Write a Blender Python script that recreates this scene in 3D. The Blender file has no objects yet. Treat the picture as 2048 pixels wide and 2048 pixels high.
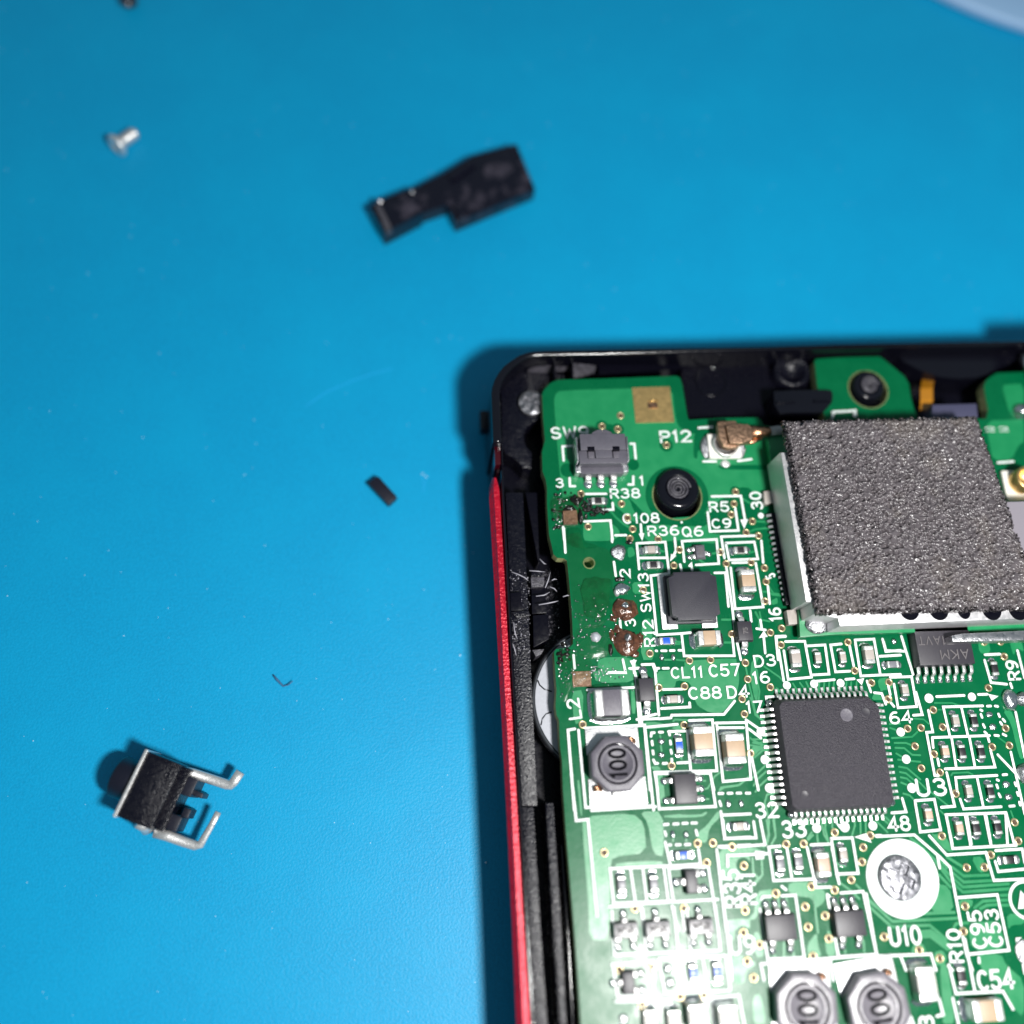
import bpy, bmesh, math, random
import numpy as np
from mathutils import Vector, Matrix, noise
from mathutils.geometry import tessellate_polygon
random.seed(7); np.random.seed(7)
SC = bpy.context.scene
COL = SC.collection
# one unit is one millimetre; z = 0 is the upper face of the circuit board
SC.unit_settings.system = 'METRIC'; SC.unit_settings.scale_length = 0.001; SC.unit_settings.length_unit = 'MILLIMETERS'

# ------------------------------------------------------------------ camera
F, DIST = 1900.0, 65.0                     # focal length in photo pixels, height above the board
AX = Vector((0.99384585, -0.02750653, 0.10730249))   # board x, y and (inverted) normal seen from the camera
AY = Vector((-0.05920286, -0.95062107, 0.30465488))
AN = Vector((-0.09362401, 0.3091326, 0.94639927))
cam = bpy.data.objects.new('camera', bpy.data.cameras.new('camera')); COL.objects.link(cam)
rot = Matrix(((AX[0], AY[0], -AN[0]), (AX[1], AY[1], -AN[1]), (AX[2], AY[2], -AN[2]))).transposed()
rot = rot @ Matrix(((1, 0, 0), (0, -1, 0), (0, 0, -1)))
cam.matrix_world = Matrix.Translation((0, 0, DIST)) @ rot.to_4x4()
cam.data.sensor_width = 36; cam.data.lens = 36 * F / 2048
cam.data.clip_start = 1; cam.data.clip_end = 2000
cam.data.dof.use_dof = True; cam.data.dof.focus_distance = 66.5; cam.data.dof.aperture_fstop = 0.0112
SC.camera = cam

# ------------------------------------------------------------------ light
world = bpy.data.worlds.new('World'); SC.world = world; world.use_nodes = True
bg = world.node_tree.nodes['Background']; bg.inputs[0].default_value = (0.66, 0.87, 1.0, 1); bg.inputs[1].default_value = 0.22
def lamp(name, loc, target, size, power, color):
    d = bpy.data.lights.new(name, 'POINT'); d.shadow_soft_size = size; d.energy = power; d.color = color
    o = bpy.data.objects.new(name, d); COL.objects.link(o); o.location = loc
    return o
lamp('work_lamp', (38, -26, 95), (14, 10, 0), 7.5, 820000, (1.0, 0.985, 0.96))
SC.view_settings.view_transform = 'Standard'; SC.view_settings.look = 'None'
SC.view_settings.exposure = 0.0; SC.view_settings.gamma = 1.0
SC.cycles.use_denoising = True
SC.cycles.max_bounces = 8; SC.cycles.sample_clamp_indirect = 4

# ------------------------------------------------------------------ photo pixel -> point at height z
def un(px, py, z=0.0):
    r = Vector(((px - 1024) / F, (py - 1024) / F, 1.0))
    X = r * ((DIST - z) / AN.dot(r))
    return Vector((AX.dot(X), AY.dot(X), z))
CR = {'Z': (0, 0, 1), 'A': (940, 660, .21739), 'B': (1340, 660, .18634), 'C': (1688, 600, .18634), 'D': (960, 980, .18634),
      'E': (1220, 960, .18634), 'F': (1500, 1100, .15528), 'G': (1760, 1200, .14907), 'H': (960, 1260, .18634),
      'I': (1260, 1260, .16563), 'J': (1500, 1360, .17598), 'K': (1760, 1400, .14907), 'L': (980, 1560, .16563),
      'M': (1180, 1540, .16563), 'N': (1440, 1640, .16563), 'O': (1728, 1620, .16563), 'P': (1000, 1760, .15528),
      'Q': (1200, 1760, .15528), 'R': (1440, 1760, .15528), 'S': (1748, 1760, .15528), 'T': (180, 0, .17595),
      'U': (700, 250, .20704), 'V': (180, 1460, .19669), 'W': (500, 900, .2795), 'X': (1508, 820, .2795),
      'Y': (940, 680, .1656), 'a': (1908, 660, .17588), 'b': (1848, 0, .10352), 'c': (580, 640, .21739)}
def at(k, x, y, z=0.0):
    a, b, s = CR[k]
    return un(a + x * s, b + y * s, z)
def mm(k, d): return d * CR[k][2] / 29.6
def pts(k, ps, z=0.0): return [at(k, x, y, z) for x, y in ps]

# ------------------------------------------------------------------ materials
MATS = {}
def mat(name, col, rough=.5, metal=0.0, bump=0.0, bscale=8.0, var=0.0, vscale=3.0, coat=0.0, spec=.5, rvar=0.0, detail=4, alpha=1.0, sss=0.0, patch=None):
    if name in MATS: return MATS[name]
    m = bpy.data.materials.new(name); m.use_nodes = True; nt = m.node_tree; N = nt.nodes; Lk = nt.links
    b = N['Principled BSDF']
    b.inputs['Base Color'].default_value = (*col, 1); b.inputs['Roughness'].default_value = rough
    b.inputs['Metallic'].default_value = metal; b.inputs['Coat Weight'].default_value = coat; b.inputs['Coat Roughness'].default_value = .12
    b.inputs['Specular IOR Level'].default_value = spec; b.inputs['Alpha'].default_value = alpha
    if sss: b.inputs['Subsurface Weight'].default_value = sss; b.inputs['Subsurface Radius'].default_value = (.4, .4, .4)
    tc = N.new('ShaderNodeTexCoord')
    if var or rvar:
        n = N.new('ShaderNodeTexNoise'); n.inputs['Scale'].default_value = vscale; n.inputs['Detail'].default_value = 5
        Lk.new(tc.outputs['Object'], n.inputs['Vector'])
        if var:
            r = N.new('ShaderNodeMapRange'); r.inputs[1].default_value = .3; r.inputs[2].default_value = .7
            r.inputs[3].default_value = 1 - var; r.inputs[4].default_value = 1 + var; Lk.new(n.outputs['Fac'], r.inputs[0])
            h = N.new('ShaderNodeHueSaturation'); h.inputs['Color'].default_value = (*col, 1)
            Lk.new(r.outputs[0], h.inputs['Value']); Lk.new(h.outputs[0], b.inputs['Base Color'])
        if rvar:
            r = N.new('ShaderNodeMapRange'); r.inputs[1].default_value = .3; r.inputs[2].default_value = .7
            r.inputs[3].default_value = max(0.03, rough - rvar); r.inputs[4].default_value = min(1, rough + rvar)
            Lk.new(n.outputs['Fac'], r.inputs[0]); Lk.new(r.outputs[0], b.inputs['Roughness'])
    if patch:
        pc, ps_, lo, hi, am = patch
        n = N.new('ShaderNodeTexNoise'); n.inputs['Scale'].default_value = ps_; n.inputs['Detail'].default_value = 7; n.inputs['Roughness'].default_value = .65
        Lk.new(tc.outputs['Object'], n.inputs['Vector'])
        r = N.new('ShaderNodeMapRange'); r.inputs[1].default_value = lo; r.inputs[2].default_value = hi; r.inputs[4].default_value = am; Lk.new(n.outputs['Fac'], r.inputs[0])
        mx = N.new('ShaderNodeMix'); mx.data_type = 'RGBA'; mx.inputs[7].default_value = (*pc, 1); Lk.new(r.outputs[0], mx.inputs[0])
        if b.inputs['Base Color'].is_linked: Lk.new(b.inputs['Base Color'].links[0].from_socket, mx.inputs[6])
        else: mx.inputs[6].default_value = (*col, 1)
        Lk.new(mx.outputs[2], b.inputs['Base Color'])
    if bump:
        n = N.new('ShaderNodeTexNoise'); n.inputs['Scale'].default_value = bscale; n.inputs['Detail'].default_value = detail
        Lk.new(tc.outputs['Object'], n.inputs['Vector'])
        bp = N.new('ShaderNodeBump'); bp.inputs['Strength'].default_value = min(1, bump); bp.inputs['Distance'].default_value = .1
        Lk.new(n.outputs['Fac'], bp.inputs['Height']); Lk.new(bp.outputs[0], b.inputs['Normal'])
    MATS[name] = m
    return m
mat('mat_blue', (.0, .262, .495), .46, bump=.26, bscale=6, var=.09, vscale=6, spec=.28, detail=8, patch=((.0, .305, .545), .10, .42, .75, .6))
mat('mask', (.0, .094, .033), .28, bump=.04, bscale=3, var=.06, vscale=.8, spec=.20, rvar=.06)
mat('mask_copper', (.006, .196, .068), .37, bump=.06, bscale=5, var=.06, vscale=1.2, spec=.55, rvar=.06)
mat('laminate', (.34, .36, .16), .7, bump=.3, bscale=9, var=.3, vscale=3)
mat('ink', (.68, .73, .71), .55, bump=.1, bscale=14, var=.08, vscale=4, spec=.25, patch=((.40, .55, .46), 5, .56, .75, .6))
mat('gold', (.70, .47, .19), .38, .9, bump=.12, bscale=12, var=.04, vscale=3, rvar=.06)
mat('via_metal', (.66, .55, .33), .32, .8)
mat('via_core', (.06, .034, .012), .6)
mat('tin', (.74, .73, .72), .36, .78, bump=.16, bscale=14, rvar=.12, vscale=9)
mat('solder', (.74, .75, .76), .20, 1.0, bump=.35, bscale=5, rvar=.1, vscale=6)
mat('solder_dull', (.42, .42, .44), .38, 1.0, bump=.9, bscale=8, var=.3, vscale=6, rvar=.15)
mat('pad_tin', (.68, .68, .69), .42, .75, bump=.25, bscale=10, var=.06, rvar=.12, vscale=8)
mat('copper', (.55, .29, .17), .30, 1.0, bump=.35, bscale=7, var=.2, rvar=.12)
mat('brown_flux', (.085, .034, .018), .13, .1, bump=.8, bscale=4, var=.6, vscale=3, coat=.8)
mat('brown_pad', (.17, .095, .055), .38, .35, bump=.5, bscale=5, var=.3, vscale=3)
mat('burnt', (.006, .005, .004), .22, bump=.5, bscale=5)
mat('flux', (.02, .10, .015), .07, alpha=.12, bump=.9, bscale=3, coat=1.0)
mat('epoxy', (.030, .026, .035), .40, bump=.85, bscale=13, var=.35, vscale=12, spec=.45)
mat('epoxy_gloss', (.10, .095, .105), .34, bump=.1, bscale=20, spec=1.0)  # epoxy of the M5R row, lamp glare painted in as a paler grey
mat('epoxy_smooth', (.026, .023, .031), .42, bump=.12, bscale=20, var=.1, vscale=8)
mat('ferrite', (.098, .090, .110), .38, bump=.25, bscale=16, var=.12, vscale=6)
mat('ferrite_shiny', (.17, .158, .18), .30, bump=.25, bscale=14, var=.12, vscale=6, spec=1.0)  # paler ferrite copy with lamp glare painted in, for the bottom drums
mat('edge_laminate', (.13, .16, .06), .7, bump=.3, bscale=9, var=.3, vscale=3)
mat('ferrite_dark', (.022, .0205, .030), .46, bump=.25, bscale=18, var=.1, vscale=6)
mat('marking', (.11, .10, .105), .6)
mat('marking_dark', (.006, .006, .008), .9, spec=.05)
mat('ceramic_tan', (.42, .30, .20), .45, var=.05, vscale=5)
mat('ceramic_gray', (.36, .32, .29), .45, var=.05, vscale=5)
mat('ceramic_pink', (.50, .34, .26), .45, var=.05, vscale=5)
mat('ceramic_white', (.55, .53, .50), .5)
mat('res_black', (.014, .013, .016), .4)
mat('res_gray', (.16, .16, .18), .4)
mat('res_blue', (.01, .09, .55), .35)
mat('plastic', (.0028, .0027, .0060), .30, bump=.14, bscale=3, spec=.16, rvar=.08)
mat('plastic_worn', (.003, .0029, .007), .28, bump=.55, bscale=7, spec=.32, rvar=.14, detail=8, patch=((.05, .05, .065), 5, .62, .73, .6))
mat('plastic_gloss', (.003, .003, .006), .15, bump=.12, bscale=2, spec=.45)
mat('plastic_soft', (.004, .0045, .013), .42, bump=.2, bscale=3)
mat('shaving', (.30, .29, .33), .4)
mat('bar_plastic', (.0025, .0022, .008), .24, bump=.5, bscale=2.5, spec=.5, rvar=.12, patch=((.06, .052, .072), .45, .54, .68, .75))
mat('scorched', (.0, .072, .022), .20, bump=.25, bscale=3, var=.3, vscale=1.5, spec=.35)
mat('plastic_scuffed', (.05, .047, .058), .42, bump=.6, bscale=9, var=.5, vscale=3)  # for scuffed plastic, and for lamp light painted on the corner inner walls
mat('switch_gray', (.085, .08, .10), .42, bump=.15, bscale=9, var=.08)
mat('red_metal', (.40, .0015, .018), .30, .3, bump=.7, bscale=5, var=.16, vscale=2, rvar=.1, detail=8)
mat('red_dark', (.035, .0008, .004), .2)
mat('shield', (.60, .59, .60), .42, .65, bump=.22, bscale=12, var=.06, vscale=3, rvar=.1)
mat('screw_steel', (.24, .24, .26), .40, .9, bump=.35, bscale=4, var=.2, rvar=.12, vscale=4)
mat('steel_dull', (.50, .50, .52), .35, 1.0, bump=.3, bscale=6, rvar=.1)
mat('foam', (.086, .075, .081), .27, spec=.6, var=.2, vscale=1.2, patch=((.135, .115, .10), .2, .52, .72, .7))
mat('white_plastic', (.78, .76, .70), .4, var=.04)
mat('bronze', (.30, .185, .12), .38, .75, bump=.6, bscale=5, var=.35, vscale=4, rvar=.12)
mat('kapton', (.42, .17, .008), .25, coat=.5)
mat('bluegray', (.05, .05, .095), .5)
mat('speaker_gray', (.36, .37, .41), .42, bump=.1, bscale=9, var=.05)
mat('dark_rim', (.07, .075, .085), .3, .7)
mat('plate', (.20, .34, .52), .5)
mat('scratch', (.006, .335, .67), .45)
mat('dust', (.30, .55, .72), .8)
mat('fiber', (.04, .12, .24), .7)
mat('cable_gray', (.35, .35, .35), .5)
mat('lens_gray', (.22, .20, .23), .6, bump=.1, bscale=6)

# ------------------------------------------------------------------ mesh tools
def fill_loops(loops):
    if len(loops) == 1: return tessellate_polygon([[Vector((p.x, p.y, 0)) for p in loops[0]]])
    bm = bmesh.new(); idx = {}; ed = []; k = 0
    for l in loops:
        vs = []
        for p in l: v = bm.verts.new((p.x, p.y, 0)); idx[v] = k; vs.append(v); k += 1
        ed += [bm.edges.new((vs[i], vs[(i + 1) % len(vs)])) for i in range(len(vs))]
    r = bmesh.ops.triangle_fill(bm, use_beauty=True, use_dissolve=False, edges=ed)
    out = [tuple(idx[v] for v in g.verts) for g in r['geom'] if isinstance(g, bmesh.types.BMFace)]
    bm.free(); return out
class MB:
    def __init__(s): s.v = []; s.f = []; s.m = []
    def add(s, vs, fs, mi=0):
        o = len(s.v); s.v += [tuple(v) for v in vs]; s.f += [tuple(i + o for i in f) for f in fs]; s.m += [mi] * len(fs)
    def prism(s, top, zb, holes=(), inset=None, mi=0, tilt=None):
        """top: outline at its own z (Vectors); zb: bottom height"""
        loops = [list(top)] + [list(h) for h in holes]
        flat = [p for l in loops for p in l]
        tris = fill_loops(loops)
        n = len(flat)
        s.add([tuple(p) for p in flat] + [(p.x, p.y, zb) for p in flat], [], mi)
        base = len(s.v) - 2 * n
        fs = []
        for t in tris:
            a, b, c = [flat[i] for i in t]
            if (b - a).cross(c - a).z < 0: t = (t[0], t[2], t[1])
            fs.append(tuple(base + i for i in t)); fs.append(tuple(base + n + i for i in reversed(t)))
        o = 0
        for l in loops:
            k = len(l)
            area = sum(l[i].x * l[(i + 1) % k].y - l[(i + 1) % k].x * l[i].y for i in range(k))
            rev = (area < 0) != (l is not loops[0])
            for i in range(k):
                a, b = base + o + i, base + o + (i + 1) % k
                q = (a, a + n, b + n, b)
                fs.append(q if not rev else tuple(reversed(q)))
            o += k
        s.f += fs; s.m += [mi] * len(fs)
    def sheet(s, loop, holes=(), mi=0):
        loops = [list(loop)] + [list(h) for h in holes]; flat = [p for l in loops for p in l]
        tris = fill_loops(loops); fs = []
        for t in tris:
            a, b, c = [flat[i] for i in t]
            fs.append(t if (b - a).cross(c - a).z > 0 else (t[0], t[2], t[1]))
        s.add(flat, fs, mi)
    def lathe(s, prof, c=(0, 0, 0), seg=24, M=None, mi=0, jit=0.0):
        vs = []; fs = []; n = len(prof)
        for i in range(seg):
            a = 2 * math.pi * i / seg
            for r, z in prof:
                k = 1 + (random.uniform(-jit, jit) if jit and r > 1e-6 else 0)
                p = Vector((r * k * math.cos(a), r * k * math.sin(a), z))
                if M: p = M @ p
                vs.append(p + Vector(c))
        for i in range(seg):
            j = (i + 1) % seg
            for q in range(n - 1): fs.append((i * n + q, j * n + q, j * n + q + 1, i * n + q + 1))
        s.add(vs, fs, mi)
    def tube(s, path, r, seg=8, flat=1.0, mi=0):
        path = [Vector(p) for p in path]; vs = []; fs = []; n = len(path)
        for i, p in enumerate(path):
            t = (path[min(i + 1, n - 1)] - path[max(i - 1, 0)]).normalized()
            u = t.cross(Vector((0, 0, 1)));  u = u.normalized() if u.length > 1e-4 else Vector((1, 0, 0))
            w = u.cross(t).normalized(); rr = r[i] if isinstance(r, (list, tuple)) else r
            for k in range(seg):
                a = 2 * math.pi * k / seg
                vs.append(p + u * math.cos(a) * rr + w * math.sin(a) * rr * flat)
        for i in range(n - 1):
            for k in range(seg):
                fs.append((i * seg + k, i * seg + (k + 1) % seg, (i + 1) * seg + (k + 1) % seg, (i + 1) * seg + k))
        fs.append(tuple(range(seg))[::-1]); fs.append(tuple((n - 1) * seg + k for k in range(seg)))
        s.add(vs, fs, mi)
    def ribbon3(s, path, w, th, up=None, mi=0):
        """flat strip of width w (vector) swept along a path, th thick"""
        path = [Vector(p) for p in path]; w = Vector(w) * .5; vs = []; fs = []; n = len(path)
        for i, p in enumerate(path):
            t = (path[min(i + 1, n - 1)] - path[max(i - 1, 0)]).normalized()
            nn = w.cross(t).normalized() * th * .5
            vs += [p - w - nn, p + w - nn, p + w + nn, p - w + nn]
        for i in range(n - 1):
            for k in range(4): fs.append((i * 4 + k, i * 4 + (k + 1) % 4, i * 4 + 4 + (k + 1) % 4, i * 4 + 4 + k))
        fs += [(3, 2, 1, 0), tuple((n - 1) * 4 + k for k in range(4))]
        s.add(vs, fs, mi)
    def stroke(s, ps, w, z, closed=False, cap=True, mi=0):
        ps = [Vector((p[0], p[1], 0)) for p in ps]; n = len(ps); h = w / 2; L = []; Rr = []
        for i in range(n):
            a = ps[(i - 1) % n] if (closed or i > 0) else None
            b = ps[(i + 1) % n] if (closed or i < n - 1) else None
            d1 = (ps[i] - a).normalized() if a is not None else None
            d2 = (b - ps[i]).normalized() if b is not None else None
            if d1 is None: d1 = d2
            if d2 is None: d2 = d1
            n1 = Vector((-d1.y, d1.x, 0)); n2 = Vector((-d2.y, d2.x, 0)); m = n1 + n2
            if m.length < 1e-3: m = n1
            m.normalize(); k = h / max(.45, m.dot(n1))
            L.append(ps[i] + m * k); Rr.append(ps[i] - m * k)
        vs = [(p.x, p.y, z) for p in L] + [(p.x, p.y, z) for p in Rr]; fs = []
        for i in range(n if closed else n - 1):
            j = (i + 1) % n; fs.append((n + i, n + j, j, i))
        if cap and not closed:
            for e, (i, j) in enumerate(((0, 1), (n - 1, n - 2))):
                d = (ps[i] - ps[j]).normalized(); q = Vector((-d.y, d.x, 0)); o = len(vs)
                arc = [ps[i] + q * h * math.cos(t) + d * h * math.sin(t) for t in [math.pi * u / 6 for u in range(1, 6)]]
                vs += [(p.x, p.y, z) for p in arc]
                st, en = (i, n + i) if (Vector(vs[i]) - Vector((ps[i] + q * h)[:2] + (z,))).length < h * .5 else (n + i, i)
                ring = [st] + list(range(o, o + 5)) + [en]
                A = [Vector(vs[q2]) for q2 in ring]
                ar = sum(A[t].x * A[(t + 1) % 7].y - A[(t + 1) % 7].x * A[t].y for t in range(7))
                fs.append(tuple(ring if ar > 0 else ring[::-1]))
        s.add(vs, fs, mi)
    def mesh(s, name, mats, smooth=False, bev=0.0, seg=2):
        me = bpy.data.meshes.new(name); me.from_pydata(s.v, [], s.f)
        for m in (mats if isinstance(mats, (list, tuple)) else [mats]): me.materials.append(MATS[m])
        if any(s.m): me.polygons.foreach_set('material_index', s.m)
        if smooth: me.polygons.foreach_set('use_smooth', [True] * len(me.polygons))
        me.update(); return me
    def obj(s, name, mats, parent=None, smooth=False, angle=None, **kw):
        return link(name, s.mesh(name, mats, smooth), parent, **kw)
def link(name, data, parent=None, loc=None, label=None, cat=None, group=None, kind=None, rz=0.0):
    o = bpy.data.objects.new(name, data); COL.objects.link(o)
    if parent is not None: o.parent = parent
    if loc is not None: o.location = loc
    if rz: o.rotation_euler[2] = rz
    for k, v in (('label', label), ('category', cat), ('group', group), ('kind', kind)):
        if v: o[k] = v
    return o
def bevelled(mb, mats, w, seg=2, topz=None, smooth=True):
    """MB -> mesh with rounded edges"""
    me = mb.mesh('part', mats); bm = bmesh.new(); bm.from_mesh(me)
    bmesh.ops.remove_doubles(bm, verts=bm.verts, dist=1e-5)
    bmesh.ops.dissolve_limit(bm, angle_limit=.01, verts=bm.verts, edges=bm.edges)
    ed = [e for e in bm.edges if len(e.link_faces) == 2 and e.calc_face_angle(0) > .3 and (topz is None or (e.verts[0].co.z > topz and e.verts[1].co.z > topz))]
    bmesh.ops.bevel(bm, geom=ed, offset=w, segments=seg, profile=.6, affect='EDGES', clamp_overlap=True)
    for f in bm.faces: f.smooth = smooth and f.calc_area() < 1e9
    bm.to_mesh(me); bm.free()
    try: me.set_sharp_from_angle(angle=.7)
    except Exception: pass
    return me
def boxmb(sx, sy, z0, z1, cx=0, cy=0, taper=0.0, mb=None, mi=0):
    mb = mb or MB(); x, y = sx / 2, sy / 2
    b = [(cx - x, cy - y, z0), (cx + x, cy - y, z0), (cx + x, cy + y, z0), (cx - x, cy + y, z0)]
    x -= taper; y -= taper
    t = [(cx - x, cy - y, z1), (cx + x, cy - y, z1), (cx + x, cy + y, z1), (cx - x, cy + y, z1)]
    mb.add(b + t, [(3, 2, 1, 0), (4, 5, 6, 7), (0, 1, 5, 4), (1, 2, 6, 5), (2, 3, 7, 6), (3, 0, 4, 7)], mi)
    return mb
CACHE = {}
def cached(key, fn):
    if key not in CACHE: CACHE[key] = fn()
    return CACHE[key]
def bbox(sx, sy, z0, z1, m, bev=.04, cx=0, cy=0, taper=0.0, seg=2):
    return cached(('bb', sx, sy, z0, z1, m, bev, cx, cy, taper, seg), lambda: bevelled(boxmb(sx, sy, z0, z1, cx, cy, taper), m, bev, seg))
def circle(c, r, n=32, z=None, ry=None, ph=0.0):
    return [Vector((c[0] + r * math.cos(2 * math.pi * i / n + ph), c[1] + (ry or r) * math.sin(2 * math.pi * i / n + ph), c[2] if z is None else z)) for i in range(n)]
def blob_mesh(m, r=(1, 1, .5), seed=0, amp=.25, nu=16, nv=8, freq=1.3):
    mb = MB(); vs = []; fs = []
    for j in range(nv + 1):
        th = math.pi / 2 * j / nv
        for i in range(nu):
            a = 2 * math.pi * i / nu
            d = Vector((math.cos(a) * math.cos(th), math.sin(a) * math.cos(th), math.sin(th)))
            k = 1 + amp * noise.noise(d * freq + Vector((seed * 3.1, seed, 0)))
            vs.append((d.x * r[0] * k, d.y * r[1] * k, d.z * r[2] * k))
    for j in range(nv):
        for i in range(nu): fs.append((j * nu + i, j * nu + (i + 1) % nu, (j + 1) * nu + (i + 1) % nu, (j + 1) * nu + i))
    mb.add(vs, fs); return mb.mesh('blob', m, True)
def thing(name, loc, label, cat, group=None, kind=None):
    return link(name, None, None, loc, label, cat, group, kind)
def sub(mb, p):
    """shift the vertices of mb so that they sit right under the parent at p"""
    mb.v = [(v[0] - p[0], v[1] - p[1], v[2] - p[2]) for v in mb.v]; return mb

ZM = -5.8      # height of the work mat
# ================================================================== SETTING: the blue mat
mb = MB(); nx = 2
mb.add([(-260, -200, ZM), (260, -200, ZM), (260, 300, ZM), (-260, 300, ZM)], [(0, 1, 2, 3)])
mb.add([(-260, -200, ZM - 2), (260, -200, ZM - 2), (260, 300, ZM - 2), (-260, 300, ZM - 2)], [(3, 2, 1, 0)])
link('work_surface', mb.mesh('work_surface', 'mat_blue'), kind='structure', label='plain blue silicone work mat under everything')

# ================================================================== DEVICE CASE
case_loc = un(1010, 1400, ZM); case_loc.z = ZM
CASE = thing('device_case', case_loc, 'black plastic shell of an opened device with a red metal edge strip', 'device case')
def cpart(name, mbx, m, bev=.06, topz=None, smooth=False, seg=2, label=None):
    sub(mbx, case_loc)
    me = bevelled(mbx, m, bev, seg, None if topz is None else topz - case_loc.z) if bev else mbx.mesh(name, m, smooth)
    o = link(name, me, CASE, label=label); me.name = name
    return o
def pprism(k, ps, zt, zb, holes=(), mb=None):
    mb = mb or MB(); mb.prism(pts(k, ps, zt), zb, holes); return mb
# outer rim with the rounded corner
RO = [('Y', 275, 1235), ('Y', 265, 1000), ('Y', 253, 640), ('Y', 262, 570), ('Y', 290, 480), ('Y', 340, 390), ('Y', 410, 305), ('Y', 500, 235), ('Y', 600, 172), ('Y', 690, 140), ('Y', 780, 124), ('Y', 900, 118), ('Y', 1570, 104), ('B', 1000, 172), ('C', 0, 466), ('C', 1932, 436), ('Z', 2260, 676)]
RI = [('Z', 2260, 692), ('C', 1932, 480), ('C', 0, 515), ('B', 1000, 222), ('Y', 1570, 180), ('Y', 900, 190), ('Y', 780, 196), ('Y', 700, 214), ('Y', 610, 262), ('Y', 520, 330), ('Y', 440, 420), ('Y', 390, 510), ('Y', 368, 600), ('Y', 366, 700), ('Y', 378, 1000), ('Y', 392, 1235)]
mb = MB(); mb.prism([at(k, x, y, 1.2) for k, x, y in RO + RI], ZM + .15)
cpart('rim_wall', mb, 'plastic_gloss', .22, topz=.8, seg=3)
# floor of the tray
FL = [('Z', 990, 770), ('Z', 1030, 722), ('Z', 2260, 690), ('Z', 2330, 2300), ('Z', 1090, 2300), ('Z', 1032, 1400)]
mb = MB(); mb.prism([at(k, x, y, -3.4) for k, x, y in FL], -4.4); cpart('tray_floor', mb, 'plastic', 0)
# sloped inner face behind the top rim (three patches with a notch between, lamp light painted in as a paler tone)
def slope(name, p, m, zt=.55, zb=-1.3):
    mb = MB(); (x0, y0), (x1, y1), (x2, y2), (x3, y3) = p
    t = [at('Y', x0, y0, zt), at('Y', x1, y1, zt)]; b = [at('Y', x2, y2, zb), at('Y', x3, y3, zb)]
    vs = []; n = 8
    for i in range(n + 1):
        u = i / n
        for j in range(7):
            w = j / 6; q = t[0].lerp(t[1], u).lerp(b[1].lerp(b[0], u), w)
            q.z += -.22 * math.sin(w * math.pi) + .05 * noise.noise(q * 1.4)
            vs.append(q)
    mb.add(vs, [(i * 7 + j, i * 7 + j + 1, i * 7 + j + 8, i * 7 + j + 7) for i in range(n) for j in range(6)])
    cpart(name, mb, m, 0, smooth=True)
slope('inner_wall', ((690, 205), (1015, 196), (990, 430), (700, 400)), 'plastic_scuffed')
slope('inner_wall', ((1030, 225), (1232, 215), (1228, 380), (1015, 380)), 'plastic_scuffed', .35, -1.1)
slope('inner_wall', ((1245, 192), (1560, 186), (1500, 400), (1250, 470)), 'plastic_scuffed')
slope('inner_wall', ((1560, 180), (2700, 150), (2700, 330), (1560, 420)), 'plastic')
slope('inner_wall', ((2700, 150), (5400, 40), (5400, 160), (2700, 330)), 'plastic')
for i, xx in enumerate((1022, 1238)):
    mb = MB(); mb.prism(pts('Y', [(xx - 9, 205), (xx + 9, 205), (xx + 14, 440), (xx - 8, 440)], .1), -3.4); cpart('inner_rib', mb, 'plastic', .03)
# shelf at the corner with its scratched surface and round opening
SH = [(372, 470), (520, 380), (900, 400), (1150, 420), (1150, 640), (900, 900), (830, 950), (760, 990), (690, 1050), (648, 1140), (655, 1230), (690, 1300), (745, 1360), (742, 1550), (650, 1550), (540, 1430), (420, 1370), (385, 1250)]
cpart('corner_shelf', pprism('Y', SH, -1.05, -3.4), 'plastic_worn', .05)
cpart('slot_door', pprism('Y', [(292, 1258), (372, 1262), (382, 1500), (300, 1512)], .3, ZM + .4), 'red_dark', .08)
cpart('slot_frame', pprism('Y', [(375, 1240), (398, 1240), (402, 1520), (384, 1520)], .5, -5), 'plastic_gloss', .04)
# button that sticks out of the side, low on the case
mb = MB(); mb.prism([at('c', 1745, 830, -3.6), at('c', 1822, 830, -3.6), at('c', 1812, 1005, -3.6), at('c', 1752, 1005, -3.6)], -4.8)
cpart('side_button', mb, 'plastic_soft', .12)
mb = MB(); mb.prism([at('c', 1815, 850, -3.9), at('c', 1900, 850, -3.9), at('c', 1900, 985, -3.9), at('c', 1812, 985, -3.9)], -4.5); cpart('button_stem', mb, 'plastic_soft', .05)
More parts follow.
